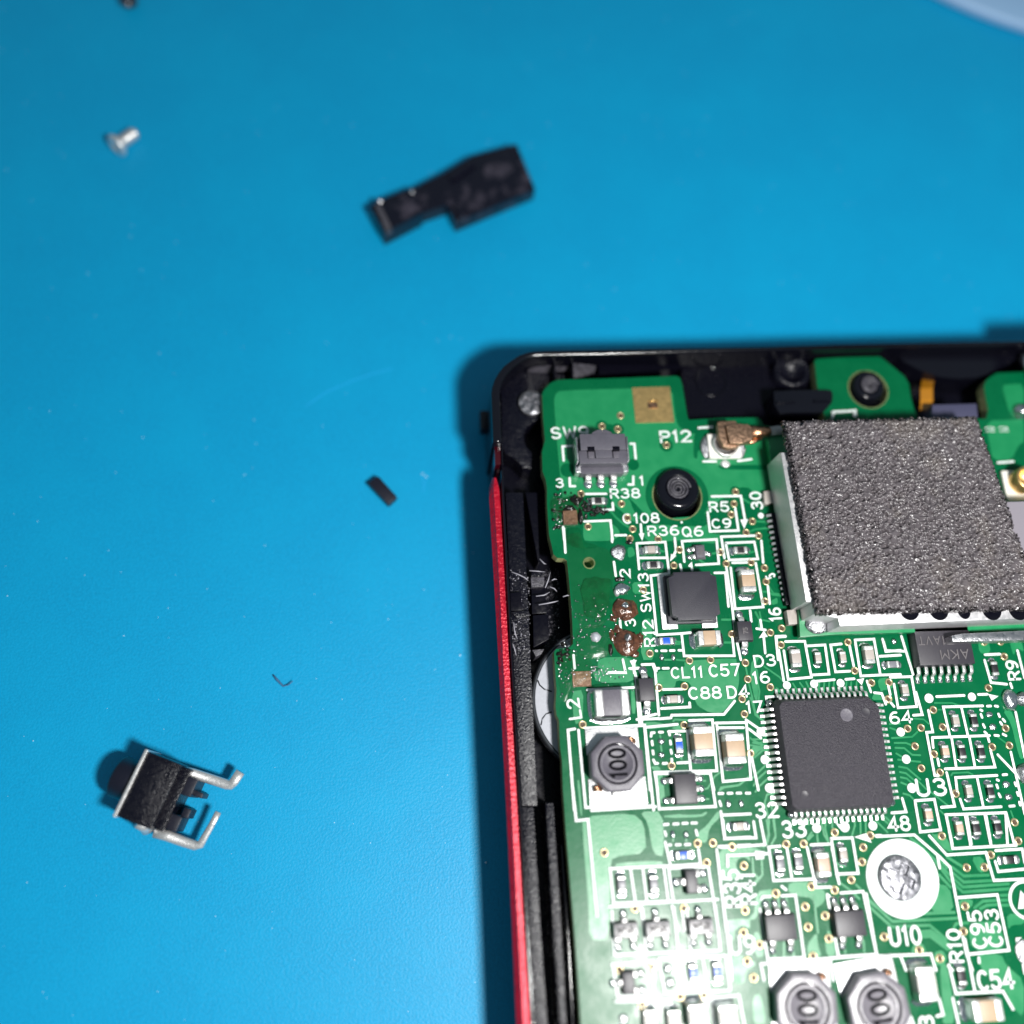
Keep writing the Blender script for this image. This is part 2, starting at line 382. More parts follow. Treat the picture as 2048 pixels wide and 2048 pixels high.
# the red strip along the side
LE = [(984, 957), (986, 980), (998, 1180), (1006, 1340), (1022, 1620), (1036, 1880), (1045, 2048), (1056, 2260)]
RE = [(1073, 2260), (1062, 2048), (1051.5, 1880), (1037, 1620), (1021, 1340), (1014, 1180), (1001, 990), (998, 965), (992, 953)]
L2 = [(980, 962), (977.5, 980), (989, 1180), (998, 1340), (1013, 1620), (1026, 1880), (1033.5, 2048), (1043, 2260)]
RR = list(reversed(RE[:-1])); RR = RR[:1] + RR[1:]
secs = []
for t in [i / 60 for i in range(61)]:
    y = 955 + (2260 - 955) * t
    def ix(l):
        l = sorted(l, key=lambda q: q[1])
        return float(np.interp(y, [q[1] for q in l], [q[0] for q in l]))
    fade = min(1.0, (y - 955) / 18 + .4) ** .5; r_, m_, l_ = ix(RE), ix(LE), ix(L2)
    m_ = r_ - (r_ - m_) * fade; l_ = r_ - (r_ - l_) * fade; w = .5 * noise.noise(Vector((0, y * .03, 0)))
    a, b, d = un(r_, y, 0.0), un(m_ + w, y, -.02), un(l_, y, -.38)
    secs.append([Vector((a.x, a.y, -2.2)), Vector((a.x, a.y, -.12)), un(r_ - 1.2, y, 0), un(m_ + w + 1.5, y, .02), b + Vector((-.03, 0, -.12)), d, Vector((d.x + .08, d.y, -.7)), Vector((d.x + .5, d.y, -2.2))])
mb = MB(); n = 8; mb.add([p for q in secs for p in q], [(i * n + j, i * n + (j + 1) % n, (i + 1) * n + (j + 1) % n, (i + 1) * n + j) for i in range(60) for j in range(n)] + [tuple(range(n))[::-1], tuple(60 * n + j for j in range(n))])
sub(mb, case_loc); me = mb.mesh('red_edge_strip', 'red_metal', True)
me.set_sharp_from_angle(angle=.9); link('red_edge_strip', me, CASE, label='scratched red metal strip along the case side')
mb = MB(); mb.prism([at('Z', x + 16, y, -2.15) for x, y in LE] + [at('Z', x + 8, y, -2.15) for x, y in RE], ZM); cpart('lower_shell', mb, 'plastic', 0)
# ridges and grooves on the left flank
def strip(name, left, right, zt, zb, m, bev=.05):
    mb = MB(); mb.prism([at('Z', x, y, zt) for x, y in left] + [at('Z', x, y, zt) for x, y in reversed(right)], zb); return cpart(name, mb, m, bev)
strip('side_wall', [(1002, 940), (1004, 1000), (1022, 1340), (1038, 1620), (1053, 1880), (1064, 2048), (1076, 2260)], [(1007, 940), (1009, 1000), (1027, 1340), (1043, 1620), (1058, 1880), (1069, 2048), (1081, 2260)], .35, -7, 'plastic_gloss')
strip('flank_ridge', [(1011, 985), (1027.5, 1340), (1044, 1612)], [(1046, 985), (1062, 1340), (1075, 1612)], -.75, -3.4, 'plastic_worn')
strip('flank_ridge', [(1044, 1614), (1058.5, 1880), (1069.5, 2048), (1081.5, 2260)], [(1067, 1614), (1083, 1880), (1095, 2048), (1106, 2260)], -.35, -3.4, 'plastic_worn')
strip('flank_rib', [(1091, 1606), (1107, 1880), (1119, 2048), (1130, 2260)], [(1107, 1606), (1124, 1880), (1133, 2048), (1145, 2260)], -.3, -3.4, 'plastic_worn')
strip('flank_fin', [(1122, 1690), (1135, 1880), (1143, 2048), (1154, 2260)], [(1125, 1690), (1138.5, 1880), (1147, 2048), (1158, 2260)], -.9, -3.4, 'plastic_gloss', .02)
strip('inner_rail', [(1051, 985), (1076, 1125)], [(1074, 985), (1079, 1125)], -1.2, -3.4, 'plastic')
for nm, ps, zt, m in (('rail_block', [(545, 935), (690, 930), (692, 1036), (552, 1048)], -.5, 'plastic_scuffed'),
                      ('rail_block', [(552, 1060), (700, 1050), (722, 1318), (558, 1330)], -.85, 'plastic'),
                      ('rail_block', [(568, 1345), (730, 1333), (742, 1600), (575, 1690)], -.7, 'plastic'),
                      ('side_block', [(322, 1105), (440, 1092), (452, 1288), (332, 1298)], -.35, 'plastic'),
                      ('side_block', [(330, 1310), (520, 1290), (540, 1350), (400, 1375)], -.5, 'plastic_worn'),
                      ('rail_block', [(560, 1715), (690, 1706), (660, 1760), (600, 1790)], -.6, 'plastic_scuffed'),
                      ('rail_block', [(555, 880), (690, 872), (692, 925), (548, 932)], -.35, 'plastic_worn')):
    cpart(nm, pprism('D', ps, zt, -3.4), m, .04)
mb = MB()                                      # torn whiskers and shavings of plastic left by the iron
for k, ps in (('D', [(630, 1232), (730, 1215), (800, 1200), (840, 1190)]), ('D', [(600, 1140), (690, 1128), (750, 1095)]), ('D', [(700, 1050), (735, 960), (755, 880)]),
              ('D', [(340, 880), (420, 910), (480, 940), (520, 975)]), ('D', [(530, 865), (620, 872), (700, 880)]), ('D', [(640, 740), (690, 790), (710, 795)]),
              ('D', [(750, 1040), (800, 1060), (825, 1090)]), ('D', [(770, 970), (800, 955), (825, 960)]), ('D', [(890, 1145), (940, 1130), (975, 1135)]), ('D', [(345, 1640), (370, 1700), (390, 1780)]), ('D', [(360, 1420), (372, 1520), (400, 1600)])):
    q = pts(k, ps, -.25); mb.tube(q, [.045] * (len(q) - 1) + [.015], 6)
for i in range(420):
    x = random.choice((random.uniform(320, 540), random.uniform(700, 850))); y = random.uniform(850, 1750)
    p = at('D', x, y, -.72 if x < 560 else -3.3); r = random.choice((.015, .02, .025, .03, .05))
    mb.lathe([(r, 0), (r * .8, r * .7), (0, r)], p, 6, jit=.4)
sub(mb, case_loc); o = link('plastic_shavings', mb.mesh('plastic_shavings', 'shaving', True), CASE, kind='stuff')
# top bay: boss, clips, arc, embossed ring
cpart('bay_floor', pprism('B', [(120, 330), (1500, 290), (1650, 300), (1650, 1080), (150, 1080)], -1.5, -3.4), 'plastic', 0)
mb = MB(); c = at('B', 440, 560, -1.5); mb.lathe([(1.28, 0), (1.28, .12), (1.18, .14), (1.14, 0)], c, 40); cpart('embossed_ring', mb, 'plastic_gloss', 0, smooth=True)
mb = MB(); c = at('B', 1270, 480, -1.5)
mb.lathe([(1.55, 0), (1.5, .75), (1.3, .95), (1.02, .85), (.8, .3), (.3, .12), (0, .1)], c, 30, jit=.05); cpart('broken_boss', mb, 'plastic_worn', 0, smooth=True)
cpart('retaining_clip', pprism('B', [(1110, 655), (1330, 640), (1600, 640), (1735, 640), (1752, 700), (1745, 770), (1700, 830), (1640, 885), (1300, 890), (1180, 900), (1120, 800)], .55, -3.4), 'plastic_gloss', .1)
cpart('clip_bar', pprism('B', [(1140, 765), (1345, 752), (1350, 772), (1150, 785)], .75, -1), 'plastic_gloss', .03)
cpart('clip_bar', pprism('B', [(1550, 745), (1735, 735), (1738, 756), (1556, 766)], .75, -1), 'plastic_gloss', .03)
mb = MB(); mb.prism(pts('C', [(560, 560), (640, 660), (800, 745), (930, 800), (1060, 832), (1250, 845), (1420, 835), (1560, 790), (1700, 720), (1932, 600), (2000, 540)], -.5), -3.4); cpart('round_housing', mb, 'plastic_gloss', .12, topz=-.8)
mb = MB(); pth = [at('C', 905, 850, -1.6), at('C', 885, 950, -.7), at('C', 885, 1080, -.35), at('C', 880, 1180, -.4)]
mb.ribbon3(pth, at('C', 960, 1100, 0) - at('C', 825, 1110, 0), .08); cpart('ribbon_cable', mb, 'kapton', 0, smooth=False, label='orange translucent ribbon cable')
cpart('connector_block', pprism('C', [(950, 1122), (1425, 1110), (1440, 1260), (940, 1270)], 1.1, -2), 'bluegray', .08)
# posts that come up through the board
def post(k, x, y, r, zt, label):
    c = at(k, x, y, zt); c0 = Vector((c.x, c.y, 0)); mb = MB()
    mb.lathe([(r * 1.12, -3.4), (r * 1.12, -.3), (r * 1.03, zt - .25), (r * .96, zt - .08), (r * .84, zt), (r * .66, zt - .01), (r * .55, zt - .12), (r * .40, zt - .2), (r * .2, zt - .22), (0, zt - .3)], c0, 40, jit=.012)
    o = cpart('screw_post', mb, 'plastic_gloss', 0, smooth=True, label=label)
    mb = MB(); path = []
    for i in range(86):
        a = i * .26; rr = r * (.56 - .0055 * i); path.append(c0 + Vector((rr * math.cos(a), rr * math.sin(a), zt + .02 - i * .0028 + .06 * noise.noise(Vector((a, rr, r * 7))))))
    mb.tube(path, .10, 7); sub(mb, case_loc); t = link('thread', mb.mesh('thread', 'plastic_scuffed', True), o)
    return c0
post('E', 735, 85, 1.58, .55, 'shiny black screw post with spiral thread beside the small printed box')
post('C', 275, 910, 1.22, .45, 'worn black screw post in the upper board tab')
# unseen block beyond the picture edge, added to throw the shadow on the mat
mb = MB(); mb.prism([un(2090, 660, 2.6), un(2250, 655, 2.6), un(2250, 725, 2.6), un(2090, 728, 2.6)], -3); cpart('hinge_block', mb, 'plastic', .2)

# ================================================================== round grey speaker below the board
c = at('H', 1340, 745, -1.25)
SPK = thing('round_speaker', (c.x, c.y, -2.62), 'grey round disc half hidden under the left board edge', 'speaker')
mb = MB(); mb.lathe([(5.15, 0), (5.2, 1.1), (5.1, 1.32), (4.95, 1.34), (4.9, 1.25)], (0, 0, 0), 72); link('speaker_rim', mb.mesh('speaker_rim', 'dark_rim', True), SPK)
mb = MB(); mb.lathe([(4.9, 0), (4.9, 1.28), (4.86, 1.3), (0, 1.3)], (0, 0, 0), 72); link('speaker_face', mb.mesh('speaker_face', 'speaker_gray'), SPK)
for q in ([(620, 540), (640, 590), (690, 635), (770, 660)], [(655, 1020), (670, 950), (710, 900), (770, 880)]):
    mb = MB(); mb.tube(pts('H', q, -1.31), .05, 6, .5); sub(mb, (c.x, c.y, -2.62)); link('groove', mb.mesh('groove', 'dark_rim', True), SPK)

# ================================================================== CIRCUIT BOARD
BLOC = Vector((22, 10, -1.0))
BOARD = thing('circuit_board', BLOC, 'green printed circuit board full of small soldered parts in the black case', 'circuit board')
def bp(name, mbx, m, smooth=False, label=None, kind=None, parent=None):
    sub(mbx, BLOC); return link(name, mbx.mesh(name, m, smooth), parent or BOARD, label=label, kind=kind)
OUT = [(1084, 788), (1089, 778), (1101, 766), (1116, 759.5), (1200, 757.5), (1351, 752), (1358, 754), (1361, 758), (1365, 772), (1371, 809), (1375, 834), (1378, 840), (1444, 836), (1515, 835), (1523, 840), (1527, 850), (1560, 856), (1640, 856), (1650, 836), (1640, 800), (1634, 770), (1629, 723), (1632.5, 718), (1660, 716), (1688, 714.6), (1759, 713), (1768, 719), (1809, 753), (1818, 768), (1822, 796), (1828, 818), (1836, 836), (1972, 838), (1976, 822), (1970, 790), (1967.5, 773), (1972, 762), (1979, 755), (1994, 746), (2048, 744), (2300, 738), (2420, 2330), (1195, 2330),
       (1161.5, 2048), (1157, 1977), (1149, 1869), (1141, 1775), (1137, 1725.6), (1132, 1666), (1125.8, 1576.5), (1124, 1521), (1120, 1493), (1118, 1440), (1113, 1430), (1111, 1412), (1113, 1379), (1110, 1340), (1108, 1304), (1112, 1298), (1139, 1295), (1146, 1287.5), (1144.5, 1241), (1141, 1194), (1137, 1148), (1134, 1121.6), (1128, 1117), (1115, 1116), (1107, 1108.6), (1103.5, 1092), (1098, 1069), (1094, 1008), (1094, 975), (1091, 958), (1085, 943), (1084, 904), (1090, 880), (1086, 834)]
p1 = at('E', 720, 175); p2 = at('C', 258, 962)
HOLES = [circle((p1.x, p1.y, 0), 1.80, 48), circle((p2.x, p2.y, 0), 1.55, 48), circle(at('D', 1170, 785), .36, 24)]
mb = MB(); mb.prism([un(x, y) for x, y in OUT], -1.0, HOLES)
me_top = []
sub(mb, BLOC); me = mb.mesh('laminate', ['mask', 'laminate'])
me.update()
for p in me.polygons: p.material_index = 0 if abs(p.normal.z) > .5 else 1
link('laminate', me, BOARD)
for q, r, z in ((p1, 1.85, .033), (p2, 1.6, .034), (at('D', 1170, 785), .40, .035)):
    mb = MB(); mb.stroke(circle((q.x, q.y, 0), r, 48), .09, z, True); bp('hole_edge', mb, 'edge_laminate')

# ---- copper pours seen through the mask
def smoothpoly(ps, it=1):
    for _ in range(it):
        out = []
        for i in range(len(ps)):
            a, b = ps[i], ps[(i + 1) % len(ps)]; out += [a.lerp(b, .2), a.lerp(b, .8)]
        ps = out
    return ps
ZK = [0]
def zk(): ZK[0] += 1; return ZK[0] * .00007
POURS = [
 ('Z', [(1108, 800), (1111, 788), (1120, 781), (1264, 777), (1344, 776), (1350, 830), (1356, 852), (1375, 866), (1400, 868), (1560, 872), (1560, 984), (1512, 996), (1500, 976), (1480, 974), (1462, 990), (1434, 1003), (1420, 1030), (1300, 1040), (1262, 998), (1240, 985), (1160, 985), (1128, 1010), (1125, 990), (1121, 960), (1115, 900), (1110, 834)]),
 ('E', [(20, 150), (120, 180), (210, 200), (250, 330), (330, 400), (250, 460), (130, 340), (20, 250)]),
 ('E', [(370, 470), (760, 490), (1010, 500), (1040, 470), (1085, 570), (1190, 590), (1180, 690), (760, 645), (600, 660), (370, 660)]),
 ('E', [(345, 1500), (440, 1480), (450, 1640), (480, 1932), (330, 1932)]),
 ('I', [(320, 500), (480, 490), (660, 450), (655, 375), (1280, 335), (1290, 400), (1320, 560), (1310, 680), (1255, 870), (1130, 1000), (960, 1000), (820, 920), (780, 840), (720, 780), (740, 640), (560, 600), (540, 700), (400, 720), (330, 690)]),
 ('I', [(10, 640), (60, 640), (70, 1010), (20, 1010)]), ('I', [(245, 1650), (350, 1640), (400, 1760), (390, 1932), (320, 1932), (290, 1700)]),
 ('I', [(1460, 1400), (1660, 1390), (1690, 1430), (1560, 1450), (1480, 1560)]), ('I', [(160, 1110), (330, 1110), (520, 1170), (180, 1200)]), ('I', [(480, 1180), (720, 1120), (760, 1170), (600, 1220)]),
 ('L', [(1112, 440), (1720, 400), (1860, 520), (1890, 880), (1480, 930), (1450, 1060), (1450, 1932), (1200, 1932), (1190, 1500), (1130, 800)]),
 ('L', [(1050, 0), (1080, 0), (1115, 430), (1095, 430)]),
 ('M', [(600, 500), (880, 500), (900, 1050), (760, 1010), (700, 640)]), ('M', [(320, 1120), (860, 1090), (900, 1180), (300, 1180)]), ('M', [(810, 60), (880, 60), (910, 400), (850, 400)]),
 ('M', [(910, 540), (1330, 540), (1400, 500), (1420, 520), (1350, 570), (930, 580)]), ('M', [(1300, 750), (1400, 680), (1560, 470), (1580, 560), (1440, 700), (1410, 880), (1300, 870)]),
 ('M', [(1540, 960), (1780, 960), (1932, 1000), (1932, 1250), (1700, 1330), (1590, 1330)]), ('M', [(1640, 1820), (1760, 1800), (1932, 1790), (1932, 1932), (1660, 1932)]),
 ('N', [(830, 750), (1120, 745), (1290, 880), (1250, 1000), (1150, 1070), (1110, 940), (940, 920), (900, 890), (820, 870)]), ('N', [(440, 860), (640, 830), (640, 900), (490, 960), (450, 1190), (300, 1220), (170, 1290), (180, 1430), (110, 1480), (80, 1220), (400, 1190)]),
 ('N', [(1050, 1500), (1170, 1350), (1180, 1500), (1230, 1660), (1060, 1660)]), ('N', [(140, 1640), (280, 1640), (420, 1740), (300, 1820), (280, 1932), (150, 1932)]), ('N', [(400, 1360), (470, 1350), (540, 1640), (430, 1660)]), ('N', [(1260, 1420), (1320, 1310), (1400, 1560), (1380, 1650), (1290, 1640)]),
 ('N', [(0, 350), (200, 340), (420, 330), (520, 380), (90, 430), (70, 560), (0, 560)]),
 ('O', [(830, 880), (1030, 920), (1090, 1230), (790, 1240)]), ('O', [(1720, 1250), (1932, 1260), (1932, 1380), (1780, 1390), (1740, 1450)]), ('O', [(1140, 1080), (1320, 1080), (1300, 1180), (1160, 1200)]), ('O', [(1250, 1370), (1620, 1330), (1720, 1680), (1300, 1700)]), ('O', [(1290, 570), (1430, 560), (1480, 740), (1390, 760)]),
 ('O', [(800, 300), (960, 280), (1090, 500), (1000, 500)]), ('O', [(600, 1620), (700, 1600), (760, 1720), (560, 1730)]),
 ('S', [(1290, 960), (1640, 950), (1700, 1100), (1932, 1290), (1932, 1780), (1760, 1620), (1700, 1420), (1420, 1200)]), ('S', [(840, 1080), (940, 1080), (1010, 1500), (1040, 1855), (880, 1855), (890, 1700)]), ('S', [(770, 930), (880, 900), (940, 1000), (900, 1110), (780, 1090)]),
 ('R', [(420, 1500), (520, 1450), (600, 1855), (430, 1855)]), ('R', [(130, 980), (330, 990), (480, 1080), (330, 1170), (320, 1330), (180, 1340)]),
 ('F', [(210, 1340), (120, 1380), (60, 1500), (110, 1560), (100, 1932), (60, 1932), (0, 1650), (20, 1400)]), ('F', [(1640, 1660), (1780, 1640), (1870, 1760), (1740, 1810), (1660, 1790)]), ('F', [(270, 650), (350, 610), (360, 690), (280, 710)]), ('F', [(1600, 1830), (1680, 1840), (1730, 1932), (1560, 1932)]),
 ('G', [(1310, 560), (1460, 560), (1480, 680), (1420, 740), (1330, 700)]), ('G', [(1730, 550), (1900, 560), (1932, 700), (1830, 640), (1790, 760)]), ('G', [(0, 1080), (90, 1060), (60, 1200), (0, 1240)]),
 ('K', [(1640, 130), (1790, 160), (1932, 780), (1880, 800), (1830, 640), (1760, 330)]), ('D', [(1110, 340), (1390, 340), (1500, 430), (1490, 500), (1420, 545), (1130, 552), (1105, 500)]), ('D', [(1580, 620), (1640, 610), (1670, 700), (1590, 735)]), ('D', [(1630, 990), (1760, 990), (1760, 1110), (1640, 1115)]),
 ('D', [(1270, 1800), (1620, 1790), (1720, 1932), (1260, 1932)]), ('D', [(880, 0), (960, 0), (930, 120), (890, 180)]), ('H', [(1200, 430), (1660, 410), (1660, 560), (1250, 570)]), ('H', [(980, 660), (1110, 640), (1100, 1000), (1010, 1010)]),
 ('a', [(360, 1030), (700, 1020), (796, 1010), (796, 1280), (740, 1300), (650, 1480), (440, 1480), (400, 1300)]), ('a', [(540, 640), (600, 620), (796, 610), (796, 1000), (640, 980)]),
]
for i, (k, ps) in enumerate(POURS):
    z = .008 + .0003 * i; mb = MB(); mb.sheet([Vector((p.x, p.y, z)) for p in smoothpoly(pts(k, ps))], [circle((p1.x, p1.y, z), 1.9, 48)] if i == 0 else []); bp('copper_pour', mb, 'mask_copper')
# ---- bare clearances inside the pours (no copper below the mask)
mb = MB(); mb.stroke(circle((p1.x, p1.y, 0), 2.10, 48), .55, .0283, True); bp('mask_clearance', mb, 'mask')
for k, x, y, r in (('A', 1213, 888, .48), ('A', 1358, 915, .48), ('A', 1285, 905, .34), ('A', 1805, 1060, .52), ('B', 702, 1735, .42), ('B', 690, 1870, .4), ('N', 285, 550, .5), ('N', 300, 1100, .5), ('N', 280, 1380, .5), ('N', 1030, 1050, .5), ('N', 1060, 1290, .5), ('N', 1265, 1155, .5), ('A', 1500, 1240, .45), ('A', 900, 1290, .55)):
    mb = MB(); mb.sheet(circle(at(k, x, y), r, 24, .0285 + zk())); bp('mask_clearance', mb, 'mask')
for k, ps in (('B', [(260, 1100), (330, 1075), (480, 1080), (480, 1180), (300, 1290), (290, 1390), (250, 1360)]), ('B', [(500, 1450), (700, 1450), (1100, 1450), (1100, 1500), (560, 1500)]), ('A', [(1000, 1540), (1250, 1540), (1330, 1690), (1100, 1700), (960, 1660)]), ('E', [(20, 340), (100, 420), (230, 480), (330, 480), (330, 640), (200, 660), (120, 560), (20, 420)])):
    h = .0285 + zk(); mb = MB(); mb.sheet([Vector((p.x, p.y, h)) for p in smoothpoly(pts(k, ps))]); bp('mask_clearance', mb, 'mask')

# ---- traces
TR = [('J', 22, [[(210, 700), (100, 715), (40, 690), (0, 660)], [(220, 745), (110, 760), (0, 740)], [(240, 795), (140, 800), (50, 880), (0, 890)], [(255, 880), (150, 880)], [(265, 955), (190, 955), (90, 1050), (0, 1140)], [(275, 1035), (180, 1040), (80, 1130), (40, 1200)], [(285, 1105), (210, 1110), (110, 1200), (60, 1270)], [(300, 1190), (215, 1225)], [(305, 1290), (190, 1300), (165, 1390), (215, 1600), (205, 1760), (150, 1900)], [(325, 1330), (250, 1320), (230, 1390), (270, 1560), (290, 1760), (240, 1880)],
                [(180, 640), (60, 610)], [(200, 585), (120, 590)], [(180, 480), (60, 400), (20, 250), (0, 200)],
                [(1585, 500), (1700, 495)], [(1590, 545), (1690, 580)], [(1610, 660), (1840, 645), (1900, 590)], [(1640, 715), (1770, 715), (1850, 750)], [(1650, 770), (1750, 775), (1840, 850), (1932, 855)], [(1660, 835), (1770, 900)], [(1680, 905), (1932, 930)], [(1690, 985), (1780, 1000), (1932, 1130)], [(1700, 1045), (1770, 1060), (1900, 1170)], [(1710, 1105), (1780, 1120), (1932, 1260)], [(1715, 1165), (1835, 1215)], [(1740, 1290), (1810, 1310), (1870, 1370)],
                [(600, 1560), (620, 1650)], [(650, 1560), (665, 1640)], [(800, 1570), (820, 1660), (840, 1760), (880, 1830)], [(865, 1570), (850, 1690), (880, 1800)], [(930, 1560), (935, 1720)], [(1180, 1570), (1190, 1650), (1155, 1770)], [(1250, 1560), (1255, 1750)], [(1310, 1560), (1315, 1740)], [(1370, 1560), (1390, 1650)], [(1480, 1560), (1640, 1690)], [(1430, 1600), (1560, 1730)], [(1540, 1560), (1610, 1630)], [(755, 1700), (770, 1830)], [(700, 1730), (650, 1800)]]),
      ('F', 24, [[(550, 1720), (600, 1800), (600, 1880)], [(640, 1710), (690, 1780), (690, 1880)], [(720, 1700), (760, 1790), (755, 1880)], [(890, 1690), (880, 1880)], [(955, 1690), (940, 1880)], [(1020, 1690), (1000, 1880)], [(1080, 1690), (1060, 1880)], [(1240, 1700), (1220, 1880)], [(1300, 1700), (1290, 1880)], [(1370, 1700), (1360, 1880)], [(340, 1780), (400, 1830), (420, 1932)], [(180, 1500), (380, 1640), (430, 1700)], [(230, 460), (300, 560), (380, 570)], [(120, 800), (140, 900), (250, 920)]]),
      ('O', 34, [[(560, 340), (720, 470), (900, 650), (1040, 790)], [(620, 330), (800, 470), (1000, 700)], [(860, 620), (1040, 860)], [(900, 780), (1040, 930)], [(1060, 690), (1200, 795), (1500, 785)], [(1070, 760), (1200, 870), (1550, 850)], [(1080, 830), (1190, 930), (1740, 890)], [(1090, 900), (1190, 990), (1750, 950)], [(1650, 1030), (1760, 1025)], [(1650, 1090), (1760, 1085)], [(1660, 1150), (1780, 1145)], [(50, 1080), (340, 1345), (1130, 1305)], [(60, 1165), (330, 1410), (790, 1390), (990, 1560)], [(700, 1250), (1090, 1235)], [(1000, 570), (1180, 680)], [(1330, 1180), (1430, 1100), (1600, 1090)], [(1400, 1190), (1480, 1150), (1620, 1140)], [(1080, 1420), (1110, 1370), (1250, 1360)]]),
      ('O', 92, [[(690, 1500), (800, 1490), (1010, 1650)]]),
      ('N', 26, [[(390, 460), (400, 640), (460, 700), (400, 780)], [(500, 470), (510, 660), (400, 790)], [(1120, 180), (1060, 240)], [(1170, 190), (1180, 270)], [(1260, 0), (1270, 120), (1310, 280)], [(1400, 520), (1500, 560)], [(1450, 760), (1560, 840), (1680, 950)], [(1640, 780), (1740, 880)], [(1780, 970), (1932, 1090)], [(1800, 1040), (1932, 1170)], [(560, 0), (590, 180), (560, 290)], [(640, 0), (670, 200), (620, 290)], [(1140, 920), (1150, 1100), (1180, 1360)], [(700, 930), (710, 1060)], [(800, 950), (810, 1060)], [(570, 1010), (580, 1060)], [(770, 1480), (770, 1650)], [(640, 1560), (660, 1660)], [(880, 1560), (890, 1640)], [(1500, 1500), (1510, 1600)], [(1730, 1460), (1740, 1590)]]),
      ('E', 26, [[(10, 340), (60, 400), (140, 470), (220, 520)], [(1530, 445), (1680, 450)], [(1470, 565), (1560, 530), (1700, 515)], [(1400, 190), (1500, 250)], [(1640, 1200), (1700, 1200), (1740, 1230), (1830, 1240)], [(1560, 1420), (1600, 1500), (1600, 1600)], [(520, 760), (590, 770)], [(310, 850), (620, 830)], [(1100, 790), (1170, 780)], [(960, 860), (1020, 900)], [(1480, 780), (1550, 770)], [(700, 1735), (760, 1740)], [(1230, 1745), (1290, 1745)], [(1200, 1500), (1290, 1500)]]),
      ('I', 24, [[(540, 170), (600, 170)], [(420, 360), (500, 360)], [(560, 360), (660, 370)], [(1390, 420), (1420, 580)], [(1430, 640), (1470, 800), (1510, 1000), (1600, 1110)], [(1540, 640), (1560, 740), (1550, 850)], [(1720, 700), (1800, 740), (1850, 800)], [(360, 1270), (370, 1320)], [(570, 1270), (580, 1300)], [(600, 1500), (620, 1560)], [(370, 1400), (380, 1460)], [(1640, 1320), (1480, 1320)], [(1650, 1260), (1560, 1230)], [(1660, 1400), (1480, 1360)], [(1080, 1932), (1100, 1900), (1320, 1870), (1400, 1800)], [(520, 1100), (540, 1080), (700, 1090)]]),
      ('K', 22, [[(730, 40), (960, 40), (1050, 70)], [(450, 250), (580, 260), (650, 320)], [(950, 1010), (970, 980), (1180, 970), (1240, 1000)], [(1580, 500), (1700, 590)], [(1750, 1490), (1790, 1600)], [(780, 130), (820, 130)], [(500, 1080), (640, 1220)], [(620, 1190), (900, 1410)], [(800, 1480), (860, 1540)], [(700, 1800), (820, 1932)]]),
      ('M', 20, [[(1090, 540), (900, 560)], [(1370, 1400), (1420, 1390)], [(1330, 130), (1390, 130)], [(1340, 240), (1420, 220), (1500, 80), (1580, 20)], [(1360, 350), (1430, 350)], [(1000, 820), (1000, 860)], [(1160, 820), (1160, 860)], [(1560, 250), (1620, 210), (1780, 190), (1860, 130), (1932, 60)]]),
]
for k, w, ls in TR:
    for ps in ls: mb = MB(); mb.stroke(pts(k, ps), mm(k, w), .031 + zk(), cap=True); bp('trace', mb, 'mask_copper')

# ---- vias
VIAS = {'A': [(1213, 888), (1358, 915), (1383, 790), (1805, 1060), (1020, 1507), (1393, 1600), (1447, 1730), (1495, 1832), (1085, 1810), (1470, 1920)],
 'E': [(1345, 130), (1327, 258), (1298, 372), (1525, 445), (1458, 565), (1590, 600), (515, 637), (742, 750), (1182, 775), (1245, 900), (1512, 885), (683, 918), (1655, 945), (1672, 1092), (1660, 1302), (355, 1180), (1305, 1655), (1840, 1592), (1718, 1638), (1832, 1770), (425, 1862)],
 'I': [(715, 370), (970, 360), (1390, 397), (1418, 595), (1690, 690), (1350, 833), (1378, 1015), (655, 680), (345, 695), (650, 1148), (1450, 1490), (500, 1638)],
 'F': [(1255, 1188), (1345, 1555), (1560, 1710), (1785, 1705), (1780, 1920)],
 'G': [(100, 1335), (1660, 760), (1450, 1180), (710, 1475), (365, 1725), (545, 1715), (835, 1705), (1680, 1720), (1390, 565), (1610, 560)],
 'K': [(465, 620), (720, 725), (550, 915), (800, 970), (1500, 630), (1730, 610), (1010, 1255), (1800, 1640), (825, 1825), (1850, 1890)],
 'N': [(145, 325), (795, 290), (1005, 285), (1380, 150), (1810, 185), (1725, 330), (1710, 505), (1580, 720), (1380, 845), (1100, 800), (285, 550), (670, 885), (300, 1090), (280, 1360), (475, 1505), (1025, 1045), (1060, 1290), (1265, 1155), (1310, 1430), (1120, 1645), (325, 1705), (405, 1905)],
 'M': [(1295, 885), (1480, 880), (1710, 925), (1405, 1120), (170, 995), (540, 1670), (1135, 1668)],
 'Q': [(245, 1145), (675, 1115), (1030, 1495), (1335, 1480), (540, 1600)],
 'O': [(1235, 695), (1450, 690), (1525, 540), (1215, 1160), (1195, 1465), (240, 1530), (660, 1690), (910, 1790)],
 'H': [(1100, 1015)]}
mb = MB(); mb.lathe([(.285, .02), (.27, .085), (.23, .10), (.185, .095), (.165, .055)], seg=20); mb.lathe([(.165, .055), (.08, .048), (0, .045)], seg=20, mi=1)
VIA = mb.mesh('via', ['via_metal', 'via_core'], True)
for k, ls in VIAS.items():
    for x, y in ls: link('via', VIA, BOARD, at(k, x, y) - BLOC)

